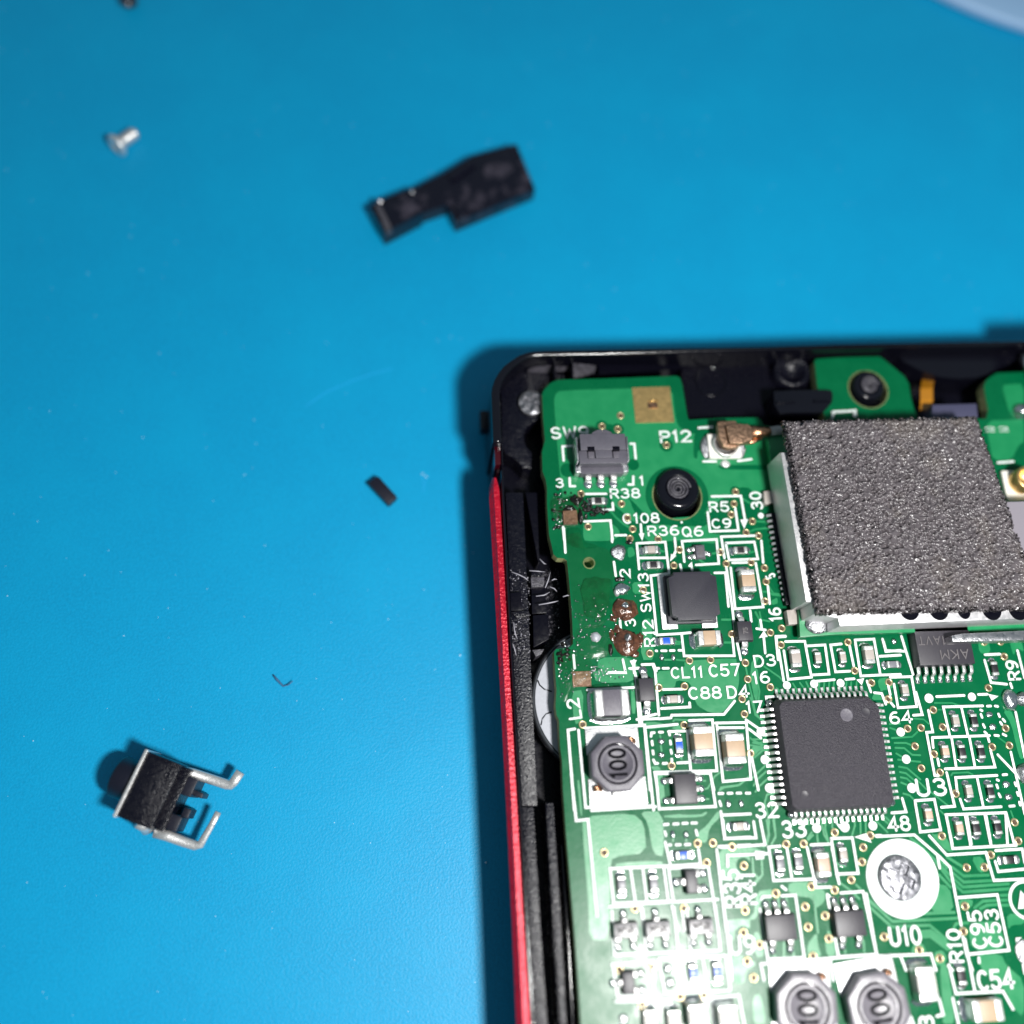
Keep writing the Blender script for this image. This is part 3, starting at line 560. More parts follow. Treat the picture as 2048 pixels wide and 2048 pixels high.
# ---- printed legend: stroke lettering
def ell(cx, cy, rx, ry, a0, a1, n=10): return [(cx + rx * math.cos(math.radians(a0 + (a1 - a0) * i / n)), cy + ry * math.sin(math.radians(a0 + (a1 - a0) * i / n))) for i in range(n + 1)]
G = {'0': (.62, [ell(.31, .5, .28, .5, 0, 360, 20)]), '1': (.34, [[(.05, .84), (.2, 1), (.2, 0)]]),
 '2': (.64, [ell(.31, .72, .28, .28, 165, -20, 9) + [(.03, 0), (.61, 0)]]), '3': (.64, [ell(.3, .76, .25, .24, 150, -80, 9), ell(.3, .27, .29, .27, 95, -155, 11)]),
 '4': (.66, [[(.48, 0), (.48, 1), (.02, .28), (.66, .28)]]), '5': (.64, [[(.57, 1), (.12, 1), (.07, .56)] + ell(.3, .32, .29, .31, 130, -150, 11)]),
 '6': (.62, [[(.5, .97), (.3, .98), (.12, .8), (.03, .5), (.03, .3)], ell(.31, .29, .28, .29, 0, 360, 18)]), '7': (.6, [[(.03, 1), (.58, 1), (.22, 0)]]),
 '8': (.62, [ell(.31, .76, .24, .24, 0, 360, 16), ell(.31, .27, .29, .27, 0, 360, 18)]), '9': (.62, [ell(.31, .7, .28, .29, 0, 360, 18), [(.59, .7), (.59, .5), (.5, .2), (.32, .02), (.14, .02)]]),
 'C': (.66, [ell(.34, .5, .31, .5, 48, 312, 16)]), 'D': (.66, [[(.04, 0), (.04, 1), (.3, 1)] + ell(.3, .5, .32, .5, 80, -80, 9) + [(.3, 0), (.04, 0)]]),
 'L': (.58, [[(.04, 1), (.04, 0), (.55, 0)]]), 'P': (.62, [[(.04, 0), (.04, 1), (.36, 1)] + ell(.36, .74, .24, .26, 75, -75, 7) + [(.36, .48), (.04, .48)]]),
 'R': (.64, [[(.04, 0), (.04, 1), (.36, 1)] + ell(.36, .74, .24, .26, 75, -75, 7) + [(.36, .48), (.04, .48)], [(.34, .48), (.6, 0)]]),
 'Q': (.68, [ell(.32, .5, .29, .5, 0, 360, 20), [(.4, .2), (.64, -.04)]]), 'S': (.64, [ell(.31, .75, .26, .25, 30, 265, 11) + ell(.31, .25, .28, .25, 85, -150, 11)[1:]]),
 'U': (.66, [[(.04, 1), (.04, .3)] + ell(.32, .28, .28, .28, 180, 360, 9) + [(.6, 1)]]), 'W': (.86, [[(.03, 1), (.2, 0), (.42, .72), (.64, 0), (.82, 1)]]),
 'A': (.66, [[(.02, 0), (.32, 1), (.62, 0)], [(.12, .32), (.52, .32)]]), 'H': (.62, [[(.05, 0), (.05, 1)], [(.57, 0), (.57, 1)], [(.05, .5), (.57, .5)]]),
 'K': (.62, [[(.05, 0), (.05, 1)], [(.58, 1), (.08, .45)], [(.2, .58), (.6, 0)]]), 'M': (.74, [[(.04, 0), (.04, 1), (.36, .4), (.68, 1), (.68, 0)]]),
 'V': (.62, [[(.03, 1), (.31, 0), (.59, 1)]]), 'T': (.6, [[(0, 1), (.6, 1)], [(.3, 1), (.3, 0)]])}
def text_mb(s, p0, p1, h, w, z, mb=None):
    mb = mb or MB(); gap = .2; tot = sum(G[c][0] for c in s) + gap * (len(s) - 1)
    d = p1 - p0; ln = d.length; d.normalize(); up = Vector((-d.y, d.x, 0)); k = ln / tot; x = 0
    for c in s:
        for st in G[c][1]:
            q = [p0 + d * ((x + a) * k) + up * (b * h) for a, b in st]
            cl = (q[0] - q[-1]).length < 1e-4
            mb.stroke(q[:-1] if cl else q, w, z + zk(), cl)
        x += G[c][0] + gap
    return mb
TEXTS = [('A', 'SW9', (752, 1000), (1090, 985), 112), ('A', '3', (792, 1450), (862, 1448), 88), ('A', '1', (1562, 1430), (1600, 1430), 92), ('A', 'R38', (1292, 1548), (1562, 1543), 92), ('Z', 'P12', (1321, 885), (1383, 883), 25),
 ('A', 'C108', (1410, 1780), (1740, 1770), 92), ('E', 'R36', (408, 600), (738, 590), 108), ('E', 'Q6', (778, 608), (998, 598), 108), ('D', '2', (1608, 940), (1602, 852), 110), ('D', '3', (1666, 1462), (1660, 1386), 108), ('D', 'SW13', (1832, 1308), (1795, 895), 108),
 ('E', 'R12', (478, 1785), (452, 1505), 110), ('E', 'R5', (1068, 342), (1278, 337), 112), ('E', 'C9', (1098, 520), (1300, 510), 104), ('E', '30', (1636, 312), (1606, 132), 126), ('E', '16', (1838, 1508), (1815, 1375), 128),
 ('I', 'CL11', (500, 580), (880, 568), 122), ('I', 'C57', (960, 562), (1325, 545), 136), ('I', 'D3', (1505, 445), (1762, 425), 132), ('I', 'C88', (712, 832), (1100, 820), 132), ('I', 'D4', (1178, 820), (1435, 805), 134), ('I', '16', (1490, 648), (1685, 632), 132), ('I', '17', (1408, 1000), (1600, 990), 128),
 ('G', 'R9', (1875, 1068), (1820, 818), 165), ('K', '64', (138, 318), (430, 300), 150), ('K', 'U3', (500, 1285), (895, 1268), 205), ('O', '48', (300, 252), (555, 238), 152), ('J', '32', (70, 1565), (325, 1550), 150), ('J', '33', (375, 1790), (640, 1770), 165),
 ('O', 'C95', (1482, 1655), (1392, 1212), 158), ('O', 'C53', (1668, 1640), (1598, 1200), 158), ('O', 'R10', (1192, 1832), (1138, 1442), 152), ('O', 'U10', (322, 1635), (690, 1610), 185), ('N', 'R35', (252, 1045), (215, 600), 185), ('N', 'R41', (432, 1010), (400, 640), 175), ('N', 'U9', (122, 1615), (420, 1605), 180),
 ('H', 'L2', (1085, 945), (1050, 735), 125), ('S', 'C54', (1352, 1412), (1800, 1380), 200), ('S', '3', (760, 1920), (745, 1745), 170), ('a', '22', (350, 1160), (620, 1155), 60), ('E', '5', (1770, 1035), (1752, 1000), 105), ('I', 'L1', (0, 0), (1, 0), 1)]
INKZ = .060
for k, s, a, b, h in TEXTS:
    if s == 'L1': continue
    hm = mm(k, h); w = min(.20, hm * .19)
    bp('printed_text', text_mb(s, at(k, *a), at(k, *b), hm, w, INKZ), 'ink')
# ---- printed outlines
LINES = {
 'A': [[(925, 1070), (850, 1075), (860, 1205)], [(1475, 1050), (1510, 1050), (1522, 1185)], [(915, 1365), (918, 1440), (965, 1440)], [(1500, 1350), (1500, 1425), (1455, 1425)], [(1065, 1512), (1250, 1510)], [(1310, 1595), (1315, 1655), (1180, 1660)], [(1050, 1765), (1290, 1755), (1310, 1932)], [(855, 1815), (865, 1932)]],
 'B': [[(305, 1055), (450, 1045)], [(355, 1415), (490, 1415)], [(725, 1410), (870, 1390)], [(1745, 930), (1742, 888), (1932, 875)]],
 'C': [[(0, 1200), (118, 1190), (122, 1250)]],
 'D': [[(898, 415), (915, 675)], [(1412, 430), (1416, 560)], [(1450, 490), (1565, 488)], [(1435, 775), (1455, 925)], [(1500, 1405), (1508, 1510)], [(1002, 1775), (1015, 1915)]],
 'E': [[(1090, 180), (1400, 175), (1445, 430)], [(1045, 350), (1070, 555), (1375, 545), (1340, 305)], [(328, 480), (335, 585)], [(692, 625), (705, 760), (680, 815)], [(310, 960), (285, 683), (590, 668), (632, 1005), (435, 1030), (500, 1665), (765, 1650), (792, 1890), (1330, 1888), (1310, 1690)], [(300, 840), (605, 838)], [(765, 1650), (860, 1640)], [(1120, 1000), (1235, 998), (1268, 1360)], [(795, 880), (770, 660), (1140, 640), (1165, 900), (920, 915)],
       [(1225, 840), (1190, 612), (1560, 600)], [(1620, 655), (1640, 890)], [(1240, 680), (1545, 668), (1582, 850), (1275, 862), (1240, 690)], [(1310, 892), (1465, 888)], [(1560, 895), (1640, 1365), (1340, 1385), (1292, 945)], [(1245, 940), (1310, 1380), (1335, 1630), (1400, 1932)], [(1500, 1405), (1512, 1520)], [(1690, 1140), (1710, 1330)], [(1610, 1505), (1625, 1600)], [(1570, 1597), (1665, 1612)], [(1645, 1680), (1662, 1860)], [(1880, 1682), (1775, 1690), (1800, 1932)], [(750, 910), (765, 975)], [(850, 925), (868, 905), (878, 970)],
       [(490, 1835), (500, 1837)], [(550, 1835), (600, 1835)], [(642, 1833), (686, 1832)], [(735, 1830), (765, 1830)], [(470, 1640), (478, 1652)]],
 'I': [[(140, 420), (270, 415), (300, 500), (345, 1030)], [(60, 520), (112, 1130)], [(80, 1082), (345, 1070)], [(45, 370), (50, 520)], [(10, 470), (100, 465)], [(325, 465), (345, 465)], [(395, 465), (460, 464)], [(395, 720), (630, 715)], [(715, 880), (720, 930), (375, 950)], [(345, 1075), (490, 1062), (500, 1030), (1130, 1020), (1260, 860)], [(195, 1175), (570, 1140)], [(710, 1095), (990, 1085), (1045, 1700), (295, 1720), (330, 1932)], [(0, 1160), (170, 1155), (240, 1932)],
       [(1025, 1125), (1400, 1118), (1455, 1800), (1120, 1830), (1045, 1150)], [(1062, 1182), (1365, 1180)], [(1395, 1085), (1575, 1210)], [(1430, 1195), (1575, 1305)], [(1790, 805), (1640, 810), (1660, 970)], [(460, 1228), (688, 1220), (728, 1690)], [(250, 1285), (255, 1245), (290, 1240)], [(262, 1345), (268, 1390)], [(272, 1460), (278, 1500)], [(280, 1570), (300, 1612), (330, 1610)], [(350, 1235), (390, 1235)], [(482, 1340), (488, 1380)], [(490, 1450), (498, 1490)], [(500, 1560), (502, 1580)], [(395, 1612), (440, 1610)], [(570, 1606), (690, 1600)], [(470, 1250), (475, 1270)], [(1465, 1540), (1545, 1932)], [(960, 1720), (1010, 1932)]],
 'F': [[(450, 1110), (330, 1115), (345, 1220)], [(365, 1290), (430, 1690)], [(450, 1182), (700, 1178), (785, 1640), (485, 1668), (430, 1300)], [(730, 1238), (960, 1225), (1012, 1600), (790, 1612)], [(1170, 1212), (1032, 1226), (1095, 1572), (1280, 1562)], [(1275, 1235), (1330, 1500)], [(1345, 1162), (1590, 1150), (1672, 1612), (1420, 1625), (1350, 1190)], [(1700, 1150), (1742, 1310), (1932, 1295)], [(1665, 1372), (1932, 1356)], [(1690, 1612), (1932, 1605)], [(850, 1692), (1080, 1672)], [(1225, 1668), (1335, 1660)], [(1500, 1690), (1550, 1830)], [(1595, 1840), (1690, 1850), (1720, 1932)]],
 'G': [[(40, 560), (72, 682), (320, 690)], [(280, 490), (435, 1000)], [(130, 1040), (415, 1030), (485, 1430), (235, 1448), (180, 1130)], [(475, 1240), (560, 1540), (440, 1548)], [(105, 1160), (130, 1270)], [(30, 1290), (70, 1400)], [(750, 1298), (1120, 1282)], [(1310, 1270), (1430, 1266)], [(1400, 737), (1600, 728)], [(1395, 810), (1480, 1110), (1690, 1132)], [(1740, 1120), (1760, 1180)], [(1835, 680), (1930, 1050)], [(130, 1370), (180, 1430)]],
 'K': [[(1370, 80), (840, 95), (925, 470)], [(1082, 95), (1168, 470)], [(640, 140), (700, 430), (615, 435), (725, 1012), (775, 1012)], [(692, 505), (1460, 478)], [(692, 505), (705, 640)], [(765, 790), (782, 880)], [(952, 510), (1012, 895)], [(1188, 492), (1262, 885)], [(1436, 495), (1455, 560)], [(1475, 680), (1535, 900), (865, 925)], [(1570, 735), (1880, 1060)], [(1745, 700), (1932, 1530)], [(1810, 165), (1932, 770)], [(1560, 1012), (1005, 1042), (1025, 1220)], [(1065, 1330), (1112, 1462), (1615, 1432)], [(1295, 1050), (1378, 1440)], [(885, 975), (992, 1425), (815, 1440)], [(460, 1352), (720, 1332), (805, 1742), (532, 1770), (465, 1380)], [(1700, 1932), (1675, 1512), (875, 1540), (960, 1932)], [(1155, 1542), (1215, 1932)], [(1395, 1532), (1475, 1932)], [(290, 1320), (342, 1500), (150, 1515)],
       [(1340, 135), (1360, 145)], [(1430, 85), (1475, 82)], [(1535, 82), (1570, 88)], [(1345, 195), (1360, 235)], [(1580, 190), (1595, 225)], [(1640, 260), (1665, 290)], [(1375, 330), (1395, 370)], [(1605, 300), (1625, 330)], [(1395, 430), (1420, 450)], [(1530, 475), (1580, 480)], [(1640, 460), (1680, 480)], [(1640, 1005), (1690, 1000)], [(1560, 1070), (1580, 1080)], [(1555, 1140), (1570, 1180)], [(1585, 1260), (1605, 1300)], [(1800, 1110), (1815, 1150)], [(1830, 1240), (1845, 1280)], [(1730, 1425), (1790, 1420)], [(1860, 1370), (1870, 1410)]],
 'O': [[(985, 60), (1062, 465), (1830, 425)], [(1705, 30), (1802, 400)], [(1212, 60), (1282, 440)], [(1462, 50), (1525, 415)], [(140, 320), (600, 300), (900, 560), (1032, 690), (1165, 1390)], [(780, 310), (990, 542), (1470, 512)], [(1580, 490), (1900, 470), (1932, 640)], [(1465, 525), (1560, 850), (1932, 832)], [(1575, 620), (1612, 742), (1932, 712)], [(1130, 1057), (1600, 1022), (1742, 1690), (1250, 1740)], [(1185, 1530), (1230, 1740), (1300, 1932)], [(20, 1010), (140, 1720)], [(10, 1768), (800, 1738), (860, 1932)], [(430, 1755), (500, 1932)], [(1010, 1880), (1060, 1932)], [(880, 560), (905, 700)]],
 'N': [[(30, 0), (55, 222), (430, 215), (400, 20)], [(480, 0), (540, 300)], [(0, 330), (90, 325)], [(210, 322), (540, 296)], [(85, 560), (85, 430), (570, 405)], [(720, 315), (582, 328), (642, 730), (1130, 712)], [(802, 340), (862, 700)], [(1090, 300), (1320, 290)], [(1045, 330), (1155, 812), (1330, 808)], [(1335, 222), (1590, 215), (1662, 642), (1402, 652), (1340, 240)], [(1345, 330), (1432, 770)], [(495, 955), (515, 925), (600, 922)], [(740, 915), (905, 905), (1012, 1660), (572, 1682), (475, 1070)], [(1315, 920), (1290, 900)], [(1450, 880), (1720, 862), (1885, 1622), (1425, 1652), (1345, 1210), (1290, 930)], [(485, 1735), (1890, 1622)], [(485, 1735), (525, 1932)], [(1325, 1680), (1360, 1932)], [(0, 760), (105, 1560), (135, 1932)], [(1875, 190), (1932, 185)], [(1400, 640), (1432, 770)], [(740, 800), (790, 840)]],
 'M': [[(15, 490), (790, 442)], [(790, 45), (1450, 38), (1512, 440), (832, 470), (792, 70)], [(890, 660), (940, 655)], [(1005, 652), (1060, 650)], [(1115, 645), (1170, 642)], [(1225, 640), (1280, 640)], [(1550, 285), (1600, 283)], [(1660, 282), (1710, 280)], [(1770, 280), (1815, 278)], [(1880, 280), (1925, 280)], [(900, 745), (912, 790)], [(1275, 730), (1290, 785)], [(1560, 380), (1575, 430)], [(950, 905), (970, 904)], [(1035, 903), (1085, 901)], [(1145, 900), (1200, 898)], [(905, 870), (975, 1180)], [(960, 1160), (1330, 1135), (1305, 960)], [(1000, 1575), (940, 1158), (240, 1190), (282, 1610), (1000, 1582)], [(485, 1190), (545, 1600)], [(632, 1180), (685, 1600)], [(885, 1165), (940, 1570)], [(590, 1612), (1540, 1560)], [(975, 1185), (1400, 1168)], [(1425, 1180), (1545, 1932)], [(1525, 960), (1640, 1932)], [(1545, 925), (1660, 918)], [(1780, 912), (1932, 905)], [(1660, 1160), (1655, 1030), (1932, 1020)], [(610, 1650), (650, 1932)], [(985, 1640), (1055, 1932)], [(1110, 1720), (1140, 1932)], [(1575, 500), (1620, 830), (1932, 810)], [(1590, 545), (1932, 530)], [(230, 1650), (560, 1632)]],
 'Q': [[(150, 400), (185, 960)], [(540, 360), (595, 945)], [(945, 350), (1002, 925)], [(1112, 380), (1165, 905)], [(1478, 330), (1545, 905)], [(180, 962), (600, 942), (1540, 905)], [(150, 1085), (700, 1035)], [(160, 1100), (230, 1500), (680, 1480), (700, 1050)], [(745, 1010), (835, 1450)], [(1040, 1000), (1115, 1440)], [(1310, 990), (1395, 1440)], [(1610, 970), (1670, 1420)], [(745, 1010), (1610, 970)], [(835, 1452), (1670, 1420)], [(1090, 1560), (1140, 1855)], [(1420, 1510), (1470, 1855)], [(1090, 1560), (1780, 1480), (1850, 1855)], [(200, 1560), (900, 1540)], [(560, 1640), (600, 1855)], [(860, 1620), (900, 1855)]],
 'R': [[(1005, 1855), (990, 1840)]],
 'H': [[(1150, 645), (1655, 618)], [(1672, 500), (1735, 1005)], [(1745, 938), (1885, 905)], [(1015, 1062), (942, 1075), (1010, 1932)], [(1130, 1055), (1765, 1022), (1860, 1932)], [(1055, 1075), (1132, 1905), (1850, 1888)], [(1530, 320), (1560, 460), (1380, 458)], [(1640, 345), (1652, 465)], [(1600, 415), (1700, 410)], [(1735, 375), (1860, 370), (1890, 440)]],
 'L': [[(985, 0), (1038, 492), (1180, 476), (1275, 1500), (1290, 1640)]],
 'S': [[(955, 1090), (1045, 1460), (1650, 1430), (1780, 1660)], [(1160, 760), (1290, 1440)], [(1005, 1520), (1080, 1855)], [(1340, 1000), (1345, 1060)], [(830, 1530), (880, 1730), (800, 1750)], [(1910, 1090), (1932, 1200)], [(460, 1750), (500, 1855)]],
 'X': [[(1740, 380), (1850, 372)], [(555, 60), (570, 15), (720, 10), (712, 45)]],
}
for k, ls in LINES.items():
    for ps in ls:
        mb = MB(); mb.stroke(pts(k, ps), .175, INKZ + zk()); bp('printed_outline', mb, 'ink')
for k, ps in (('E', [(1398, 425), (1482, 420), (1440, 525)]), ('E', [(308, 575), (368, 570), (346, 655)]), ('E', [(655, 795), (712, 812), (645, 875)]), ('E', [(1598, 1695), (1695, 1682), (1650, 1618)]), ('N', [(1620, 205), (1765, 160), (1835, 275)]), ('F', [(1370, 1670), (1470, 1650), (1440, 1740)]), ('G', [(1450, 1260), (1590, 1290), (1500, 1350)]), ('H', [(1606, 328), (1684, 322), (1642, 405)]), ('S', [(1825, 745), (1905, 738), (1830, 805)]), ('O', [(1890, 970), (1932, 1020), (1932, 1190), (1860, 1195)]), ('N', [(420, 370), (540, 380), (530, 470), (430, 480)]), ('J', [(970, 1620), (1040, 1650), (1020, 1690)])):
    mb = MB(); mb.sheet(pts(k, ps, INKZ + .01 + zk())); bp('printed_arrow', mb, 'ink')
for k, x, y, r in (('E', 1615, 385, 36), ('I', 1575, 1230, 55), ('F', 470, 1745, 56), ('F', 820, 1725, 56), ('F', 1160, 1715, 56), ('G', 650, 1320, 66), ('G', 1225, 1300, 60), ('K', 270, 430, 62), ('K', 345, 795, 62), ('K', 420, 1180, 66), ('J', 165, 905, 52), ('J', 215, 1228, 52), ('J', 752, 1682, 52), ('J', 1070, 1668, 58), ('J', 1390, 1655, 52), ('E', 766, 458, 14)):
    c = at(k, x, y); mb = MB(); rr = mm(k, r); mb.lathe([(rr, .055), (rr * .96, .085 + zk() * .2), (0, .088)], c, 24); bp('test_point', mb, 'ink')
c = un(2052, 1800); mb = MB(); mb.stroke(circle(c, 1.15, 40), .2, INKZ, True); bp('printed_ring', mb, 'ink')

# ---- screw ring
c = at('O', 462, 825); mb = MB(); mb.lathe([(2.52, .02), (2.5, .075), (2.46, .08), (1.2, .08), (1.2, .02)], c, 64); bp('screw_pad', mb, 'ink', label='white ring around the screw')

# ================================================================== components
def comp(name, k, x, y, h, rz=0.0, label=None):
    p = at(k, x, y, h); return link(name, None, BOARD, Vector((p.x, p.y, 0)) - BLOC, label=label, rz=rz + TW)
TW = math.radians(-.5)
def fillet_mesh(w, h, out):
    def mk():
        mb = MB(); n = 6; vs = []
        prof = [(0, h), (out * .12, h * .62), (out * .35, h * .32), (out * .7, h * .12), (out, .03)]
        for (x, z) in prof:
            for j in range(n + 1):
                t = j / n * 2 - 1; ww = w * (.5 + .12 * (1 - z / h)); cc = math.sqrt(max(0, 1 - (abs(t) ** 3)))
                vs.append((x * (.35 + .65 * cc), t * ww, .03 + (z - .03) * (.3 + .7 * cc)))
        fs = [(i * (n + 1) + j, i * (n + 1) + j + 1, (i + 1) * (n + 1) + j + 1, (i + 1) * (n + 1) + j) for i in range(len(prof) - 1) for j in range(n)]
        mb.add(vs, [tuple(reversed(f)) for f in fs]); return mb.mesh('solder', 'solder', True)
    return cached(('fil', w, h, out), mk)
def chip(name, k, x, y, rz, L, W, H, body, term=.24, label=None, topped=None):
    """two terminal ceramic part, long axis along its own x"""
    c = comp(name, k, x, y, H, math.radians(rz), label)
    t = L * term
    link('body', bbox(L - 2 * t + .02, W * .97, .05, H * .985, body, .03), c)
    if topped: link('cover', bbox(L - 2 * t - .02, W * .9, H * .9, H + .012, topped, .015), c)
    for s in (-1, 1):
        link('terminal', bbox(t, W, .04, H, 'tin', min(.07, W * .13), cx=s * (L - t) / 2, seg=3), c)
        f = link('solder_joint', fillet_mesh(W, H * .62, .30 if L < 1.3 else .42), c, (s * L / 2, 0, 0)); f.rotation_euler[2] = 0 if s > 0 else math.pi
    return c
CAP = 'capacitor'; RES = 'resistor'
for a in [
 (CAP, 'E', 445, 742, 0, 1.0, .52, .5, 'ceramic_gray', 'tiny grey capacitor in the box below the C108 arrow'), (CAP, 'E', 1490, 1075, 90, 1.62, 1.0, .95, 'ceramic_tan', 'tan capacitor with silver ends beside the square inductor'),
 (CAP, 'E', 1072, 1690, 0, 1.62, 1.0, .95, 'ceramic_tan', 'tan capacitor above the C57 lettering'), (CAP, 'I', 530, 832, 0, .98, .5, .45, 'ceramic_gray', 'tiny grey capacitor beside the C88 lettering'),
 (CAP, 'I', 893, 1340, 90, 1.95, 1.32, 1.2, 'ceramic_tan', 'large tan capacitor, nearer to the round inductor'), (CAP, 'I', 1280, 1430, 90, 1.95, 1.28, 1.2, 'ceramic_tan', 'large tan capacitor, nearer to the square chip'),
 (CAP, 'F', 600, 1390, 90, 1.25, .68, .6, 'ceramic_gray', None), (CAP, 'F', 882, 1385, 90, .78, .44, .4, 'ceramic_gray', None), (CAP, 'F', 1203, 1378, 90, .78, .44, .4, 'ceramic_gray', None), (CAP, 'F', 1545, 1345, 90, 1.25, .68, .6, 'ceramic_gray', None),
 (RES, 'G', 180, 862, 0, .86, .46, .36, 'res_gray', None), (CAP, 'G', 345, 1205, 90, .86, .48, .45, 'ceramic_gray', None), (RES, 'G', 1548, 915, 90, .98, .46, .34, 'res_black', None),
 (CAP, 'K', 1027, 275, 90, .86, .46, .42, 'ceramic_gray', None), (RES, 'K', 1272, 272, 90, .92, .46, .34, 'res_black', None), (CAP, 'K', 888, 690, 90, .86, .48, .42, 'ceramic_pink', None), (RES, 'K', 1112, 690, 90, .92, .46, .34, 'res_black', None), (RES, 'K', 1367, 690, 90, .92, .46, .34, 'res_black', None),
 (CAP, 'K', 1205, 1222, 90, .86, .46, .42, 'ceramic_gray', None), (RES, 'K', 1492, 1222, 90, .92, .46, .34, 'res_black', None), (CAP, 'K', 663, 1540, 90, .86, .5, .42, 'ceramic_pink', None), (CAP, 'K', 1078, 1720, 90, .9, .48, .42, 'ceramic_pink', None), (RES, 'K', 1302, 1715, 90, .92, .48, .34, 'res_black', None), (RES, 'K', 1590, 1705, 90, .92, .48, .34, 'res_black', None),
 (RES, 'O', 1775, 605, 0, 1.0, .5, .34, 'res_black', 'black resistor in the printed box right of the white screw ring'), (RES, 'S', 1140, 1240, 90, 1.05, .52, .36, 'res_black', 'black resistor below the R10 lettering'), (CAP, 'S', 690, 1345, 90, 2.0, 1.25, 1.1, 'ceramic_white', 'large pale capacitor beside the two round inductors'), (CAP, 'S', 1480, 1690, 0, 1.95, 1.25, 1.1, 'ceramic_tan', 'large tan capacitor below the C54 lettering'),
 (CAP, 'N', 245, 78, 0, .92, .5, .42, 'ceramic_gray', None), (RES, 'N', 735, 525, 90, 1.0, .52, .36, 'res_gray', None), (RES, 'N', 955, 500, 90, 1.0, .52, .36, 'res_gray', None), (CAP, 'N', 1258, 540, 90, 1.5, .82, .75, 'ceramic_pink', 'pinkish capacitor in the row above the two chips'), (CAP, 'N', 1497, 420, 90, .92, .5, .42, 'ceramic_gray', None),
 (RES, 'M', 385, 1380, 90, 1.0, .52, .38, 'res_gray', None), (RES, 'M', 775, 1375, 90, 1.0, .52, .38, 'res_gray', None),
 (CAP, 'Q', 1270, 1760, 90, 1.3, 1.2, 1.0, 'ceramic_white', None), (CAP, 'Q', 1660, 1770, 90, 1.3, 1.2, 1.0, 'ceramic_white', None), (CAP, 'Q', 650, 1800, 90, 1.0, .8, .6, 'ceramic_white', None), (CAP, 'Q', 960, 1800, 90, 1.0, .8, .6, 'ceramic_white', None)]:
    chip(a[0], a[1], a[2], a[3], a[4], a[5], a[6], a[7], a[8], label=a[9])
for k, x, y, rz, b, lab in (('A', 1180, 1568, 0, 'res_black', 'tiny black resistor left of the R38 lettering'), ('E', 468, 908, 0, 'res_black', 'tiny black resistor above the SW13 lettering'), ('E', 1405, 750, 0, 'res_black', None), ('E', 608, 1725, 0, 'res_blue', 'tiny blue resistor left of the tan C57 capacitor'), ('I', 597, 1392, 90, 'res_blue', 'tiny blue resistor beside the large tan capacitors'), ('M', 1130, 1028, 0, 'res_blue', 'tiny blue resistor below the two bare pad rows'), ('Q', 1205, 1200, 90, 'res_blue', None), ('Q', 1515, 1180, 90, 'res_blue', None)):
    chip(RES, k, x, y, rz, 1.0, .5, .34, 'ceramic_white', label=lab, topped=b)
# bare solder pads of parts that are not fitted
PADS = [('E', 555, 1905, .17, .25), ('E', 678, 1905, .17, .25), ('I', 377, 1345, .25, .22), ('I', 378, 1510, .25, .22), ('M', 1000, 780, .18, .26), ('M', 1160, 780, .18, .26), ('M', 1668, 410, .2, .28), ('M', 1825, 405, .18, .28), ('K', 1468, 198, .28, .22), ('K', 1512, 362, .28, .25), ('K', 1690, 1132, .28, .25), ('K', 1722, 1302, .3, .25), ('Q', 870, 1140, .28, .3), ('Q', 900, 1320, .3, .32), ('Q', 300, 1790, .3, .32), ('G', 185, 555, .2, .25)]
for i, (k, x, y, a, b) in enumerate(PADS): link('solder_pad', cached(('pad', i % 4), lambda: blob_mesh('solder', (1, 1, .35), i, .15)), BOARD, at(k, x, y, .02) - BLOC).scale = (a, b, .4)
# leads
def lead_mesh(w, h, reach, m='tin', foot=.4):
    def mk():
        mb = MB(); mb.ribbon3([(-.05, 0, h), (reach * .3, 0, h), (reach * .42, 0, h - .05), (reach * .55, 0, .14), (reach * .63, 0, .09), (reach, 0, .08)], (0, w, 0), .11)
        return bevelled(mb, m, .02, 1)
    return cached(('lead', w, h, reach, m), mk)
def lead(c, x, y, ang, w, h, reach, joint=True):
    o = link('lead', lead_mesh(w, h, reach), c, (x, y, 0), rz=math.radians(ang))
    if joint:
        a = math.radians(ang); p = link('solder_joint', cached(('lj', w), lambda: blob_mesh('solder', (w * .75, w * .8, .16), 3, .2)), c, (x + math.cos(a) * reach * .85, y + math.sin(a) * reach * .85, .02))
    return o
def sot(name, k, x, y, bw, bh, H, leads, label=None, body='epoxy_smooth', lw=.36, reach=.62, mark=None, mrot=0, msize=.4, mmat='marking'):
    """leads: (side, offset) with side 0=+x 90=+y 180=-x 270=-y"""
    c = comp(name, k, x, y, H, 0, label)
    def bd():
        mb = boxmb(bw, bh, .12, H * .5, taper=-.03); mb2 = boxmb(bw + .06, bh + .06, H * .5, H, taper=.08, mb=mb); return bevelled(mb, body, .025, 2)
    link('body', cached(('sot', bw, bh, H, body), bd), c)
    for s, off in leads:
        a = math.radians(s); ex = bw / 2 if s in (0, 180) else bh / 2
        px, py = (math.cos(a) * ex - math.sin(a) * 0, math.sin(a) * ex) if s in (0, 180) else (0, math.sin(a) * ex)
        if s in (0, 180): py = off
        else: px = off
        lead(c, px, py, s, lw, H * .5, reach)
    if mark:
        w = len(mark) * .62 * msize + (len(mark) - 1) * .2 * msize; a = math.radians(mrot); d = Vector((math.cos(a), math.sin(a), 0)); u = Vector((-d.y, d.x, 0))
        p0 = -d * w / 2 - u * msize / 2
        mbt = text_mb(mark, p0, p0 + d * w, msize, .075, H + .006); link('marking', mbt.mesh('marking', mmat), c)
    return c
sot('transistor', 'E', 972, 765, .72, 1.02, .55, [(180, .24), (180, -.3), (0, -.08)], 'small three-leg transistor marked HH below the Q6 lettering', 'ferrite', .3, .42, 'HH', 90, .34)
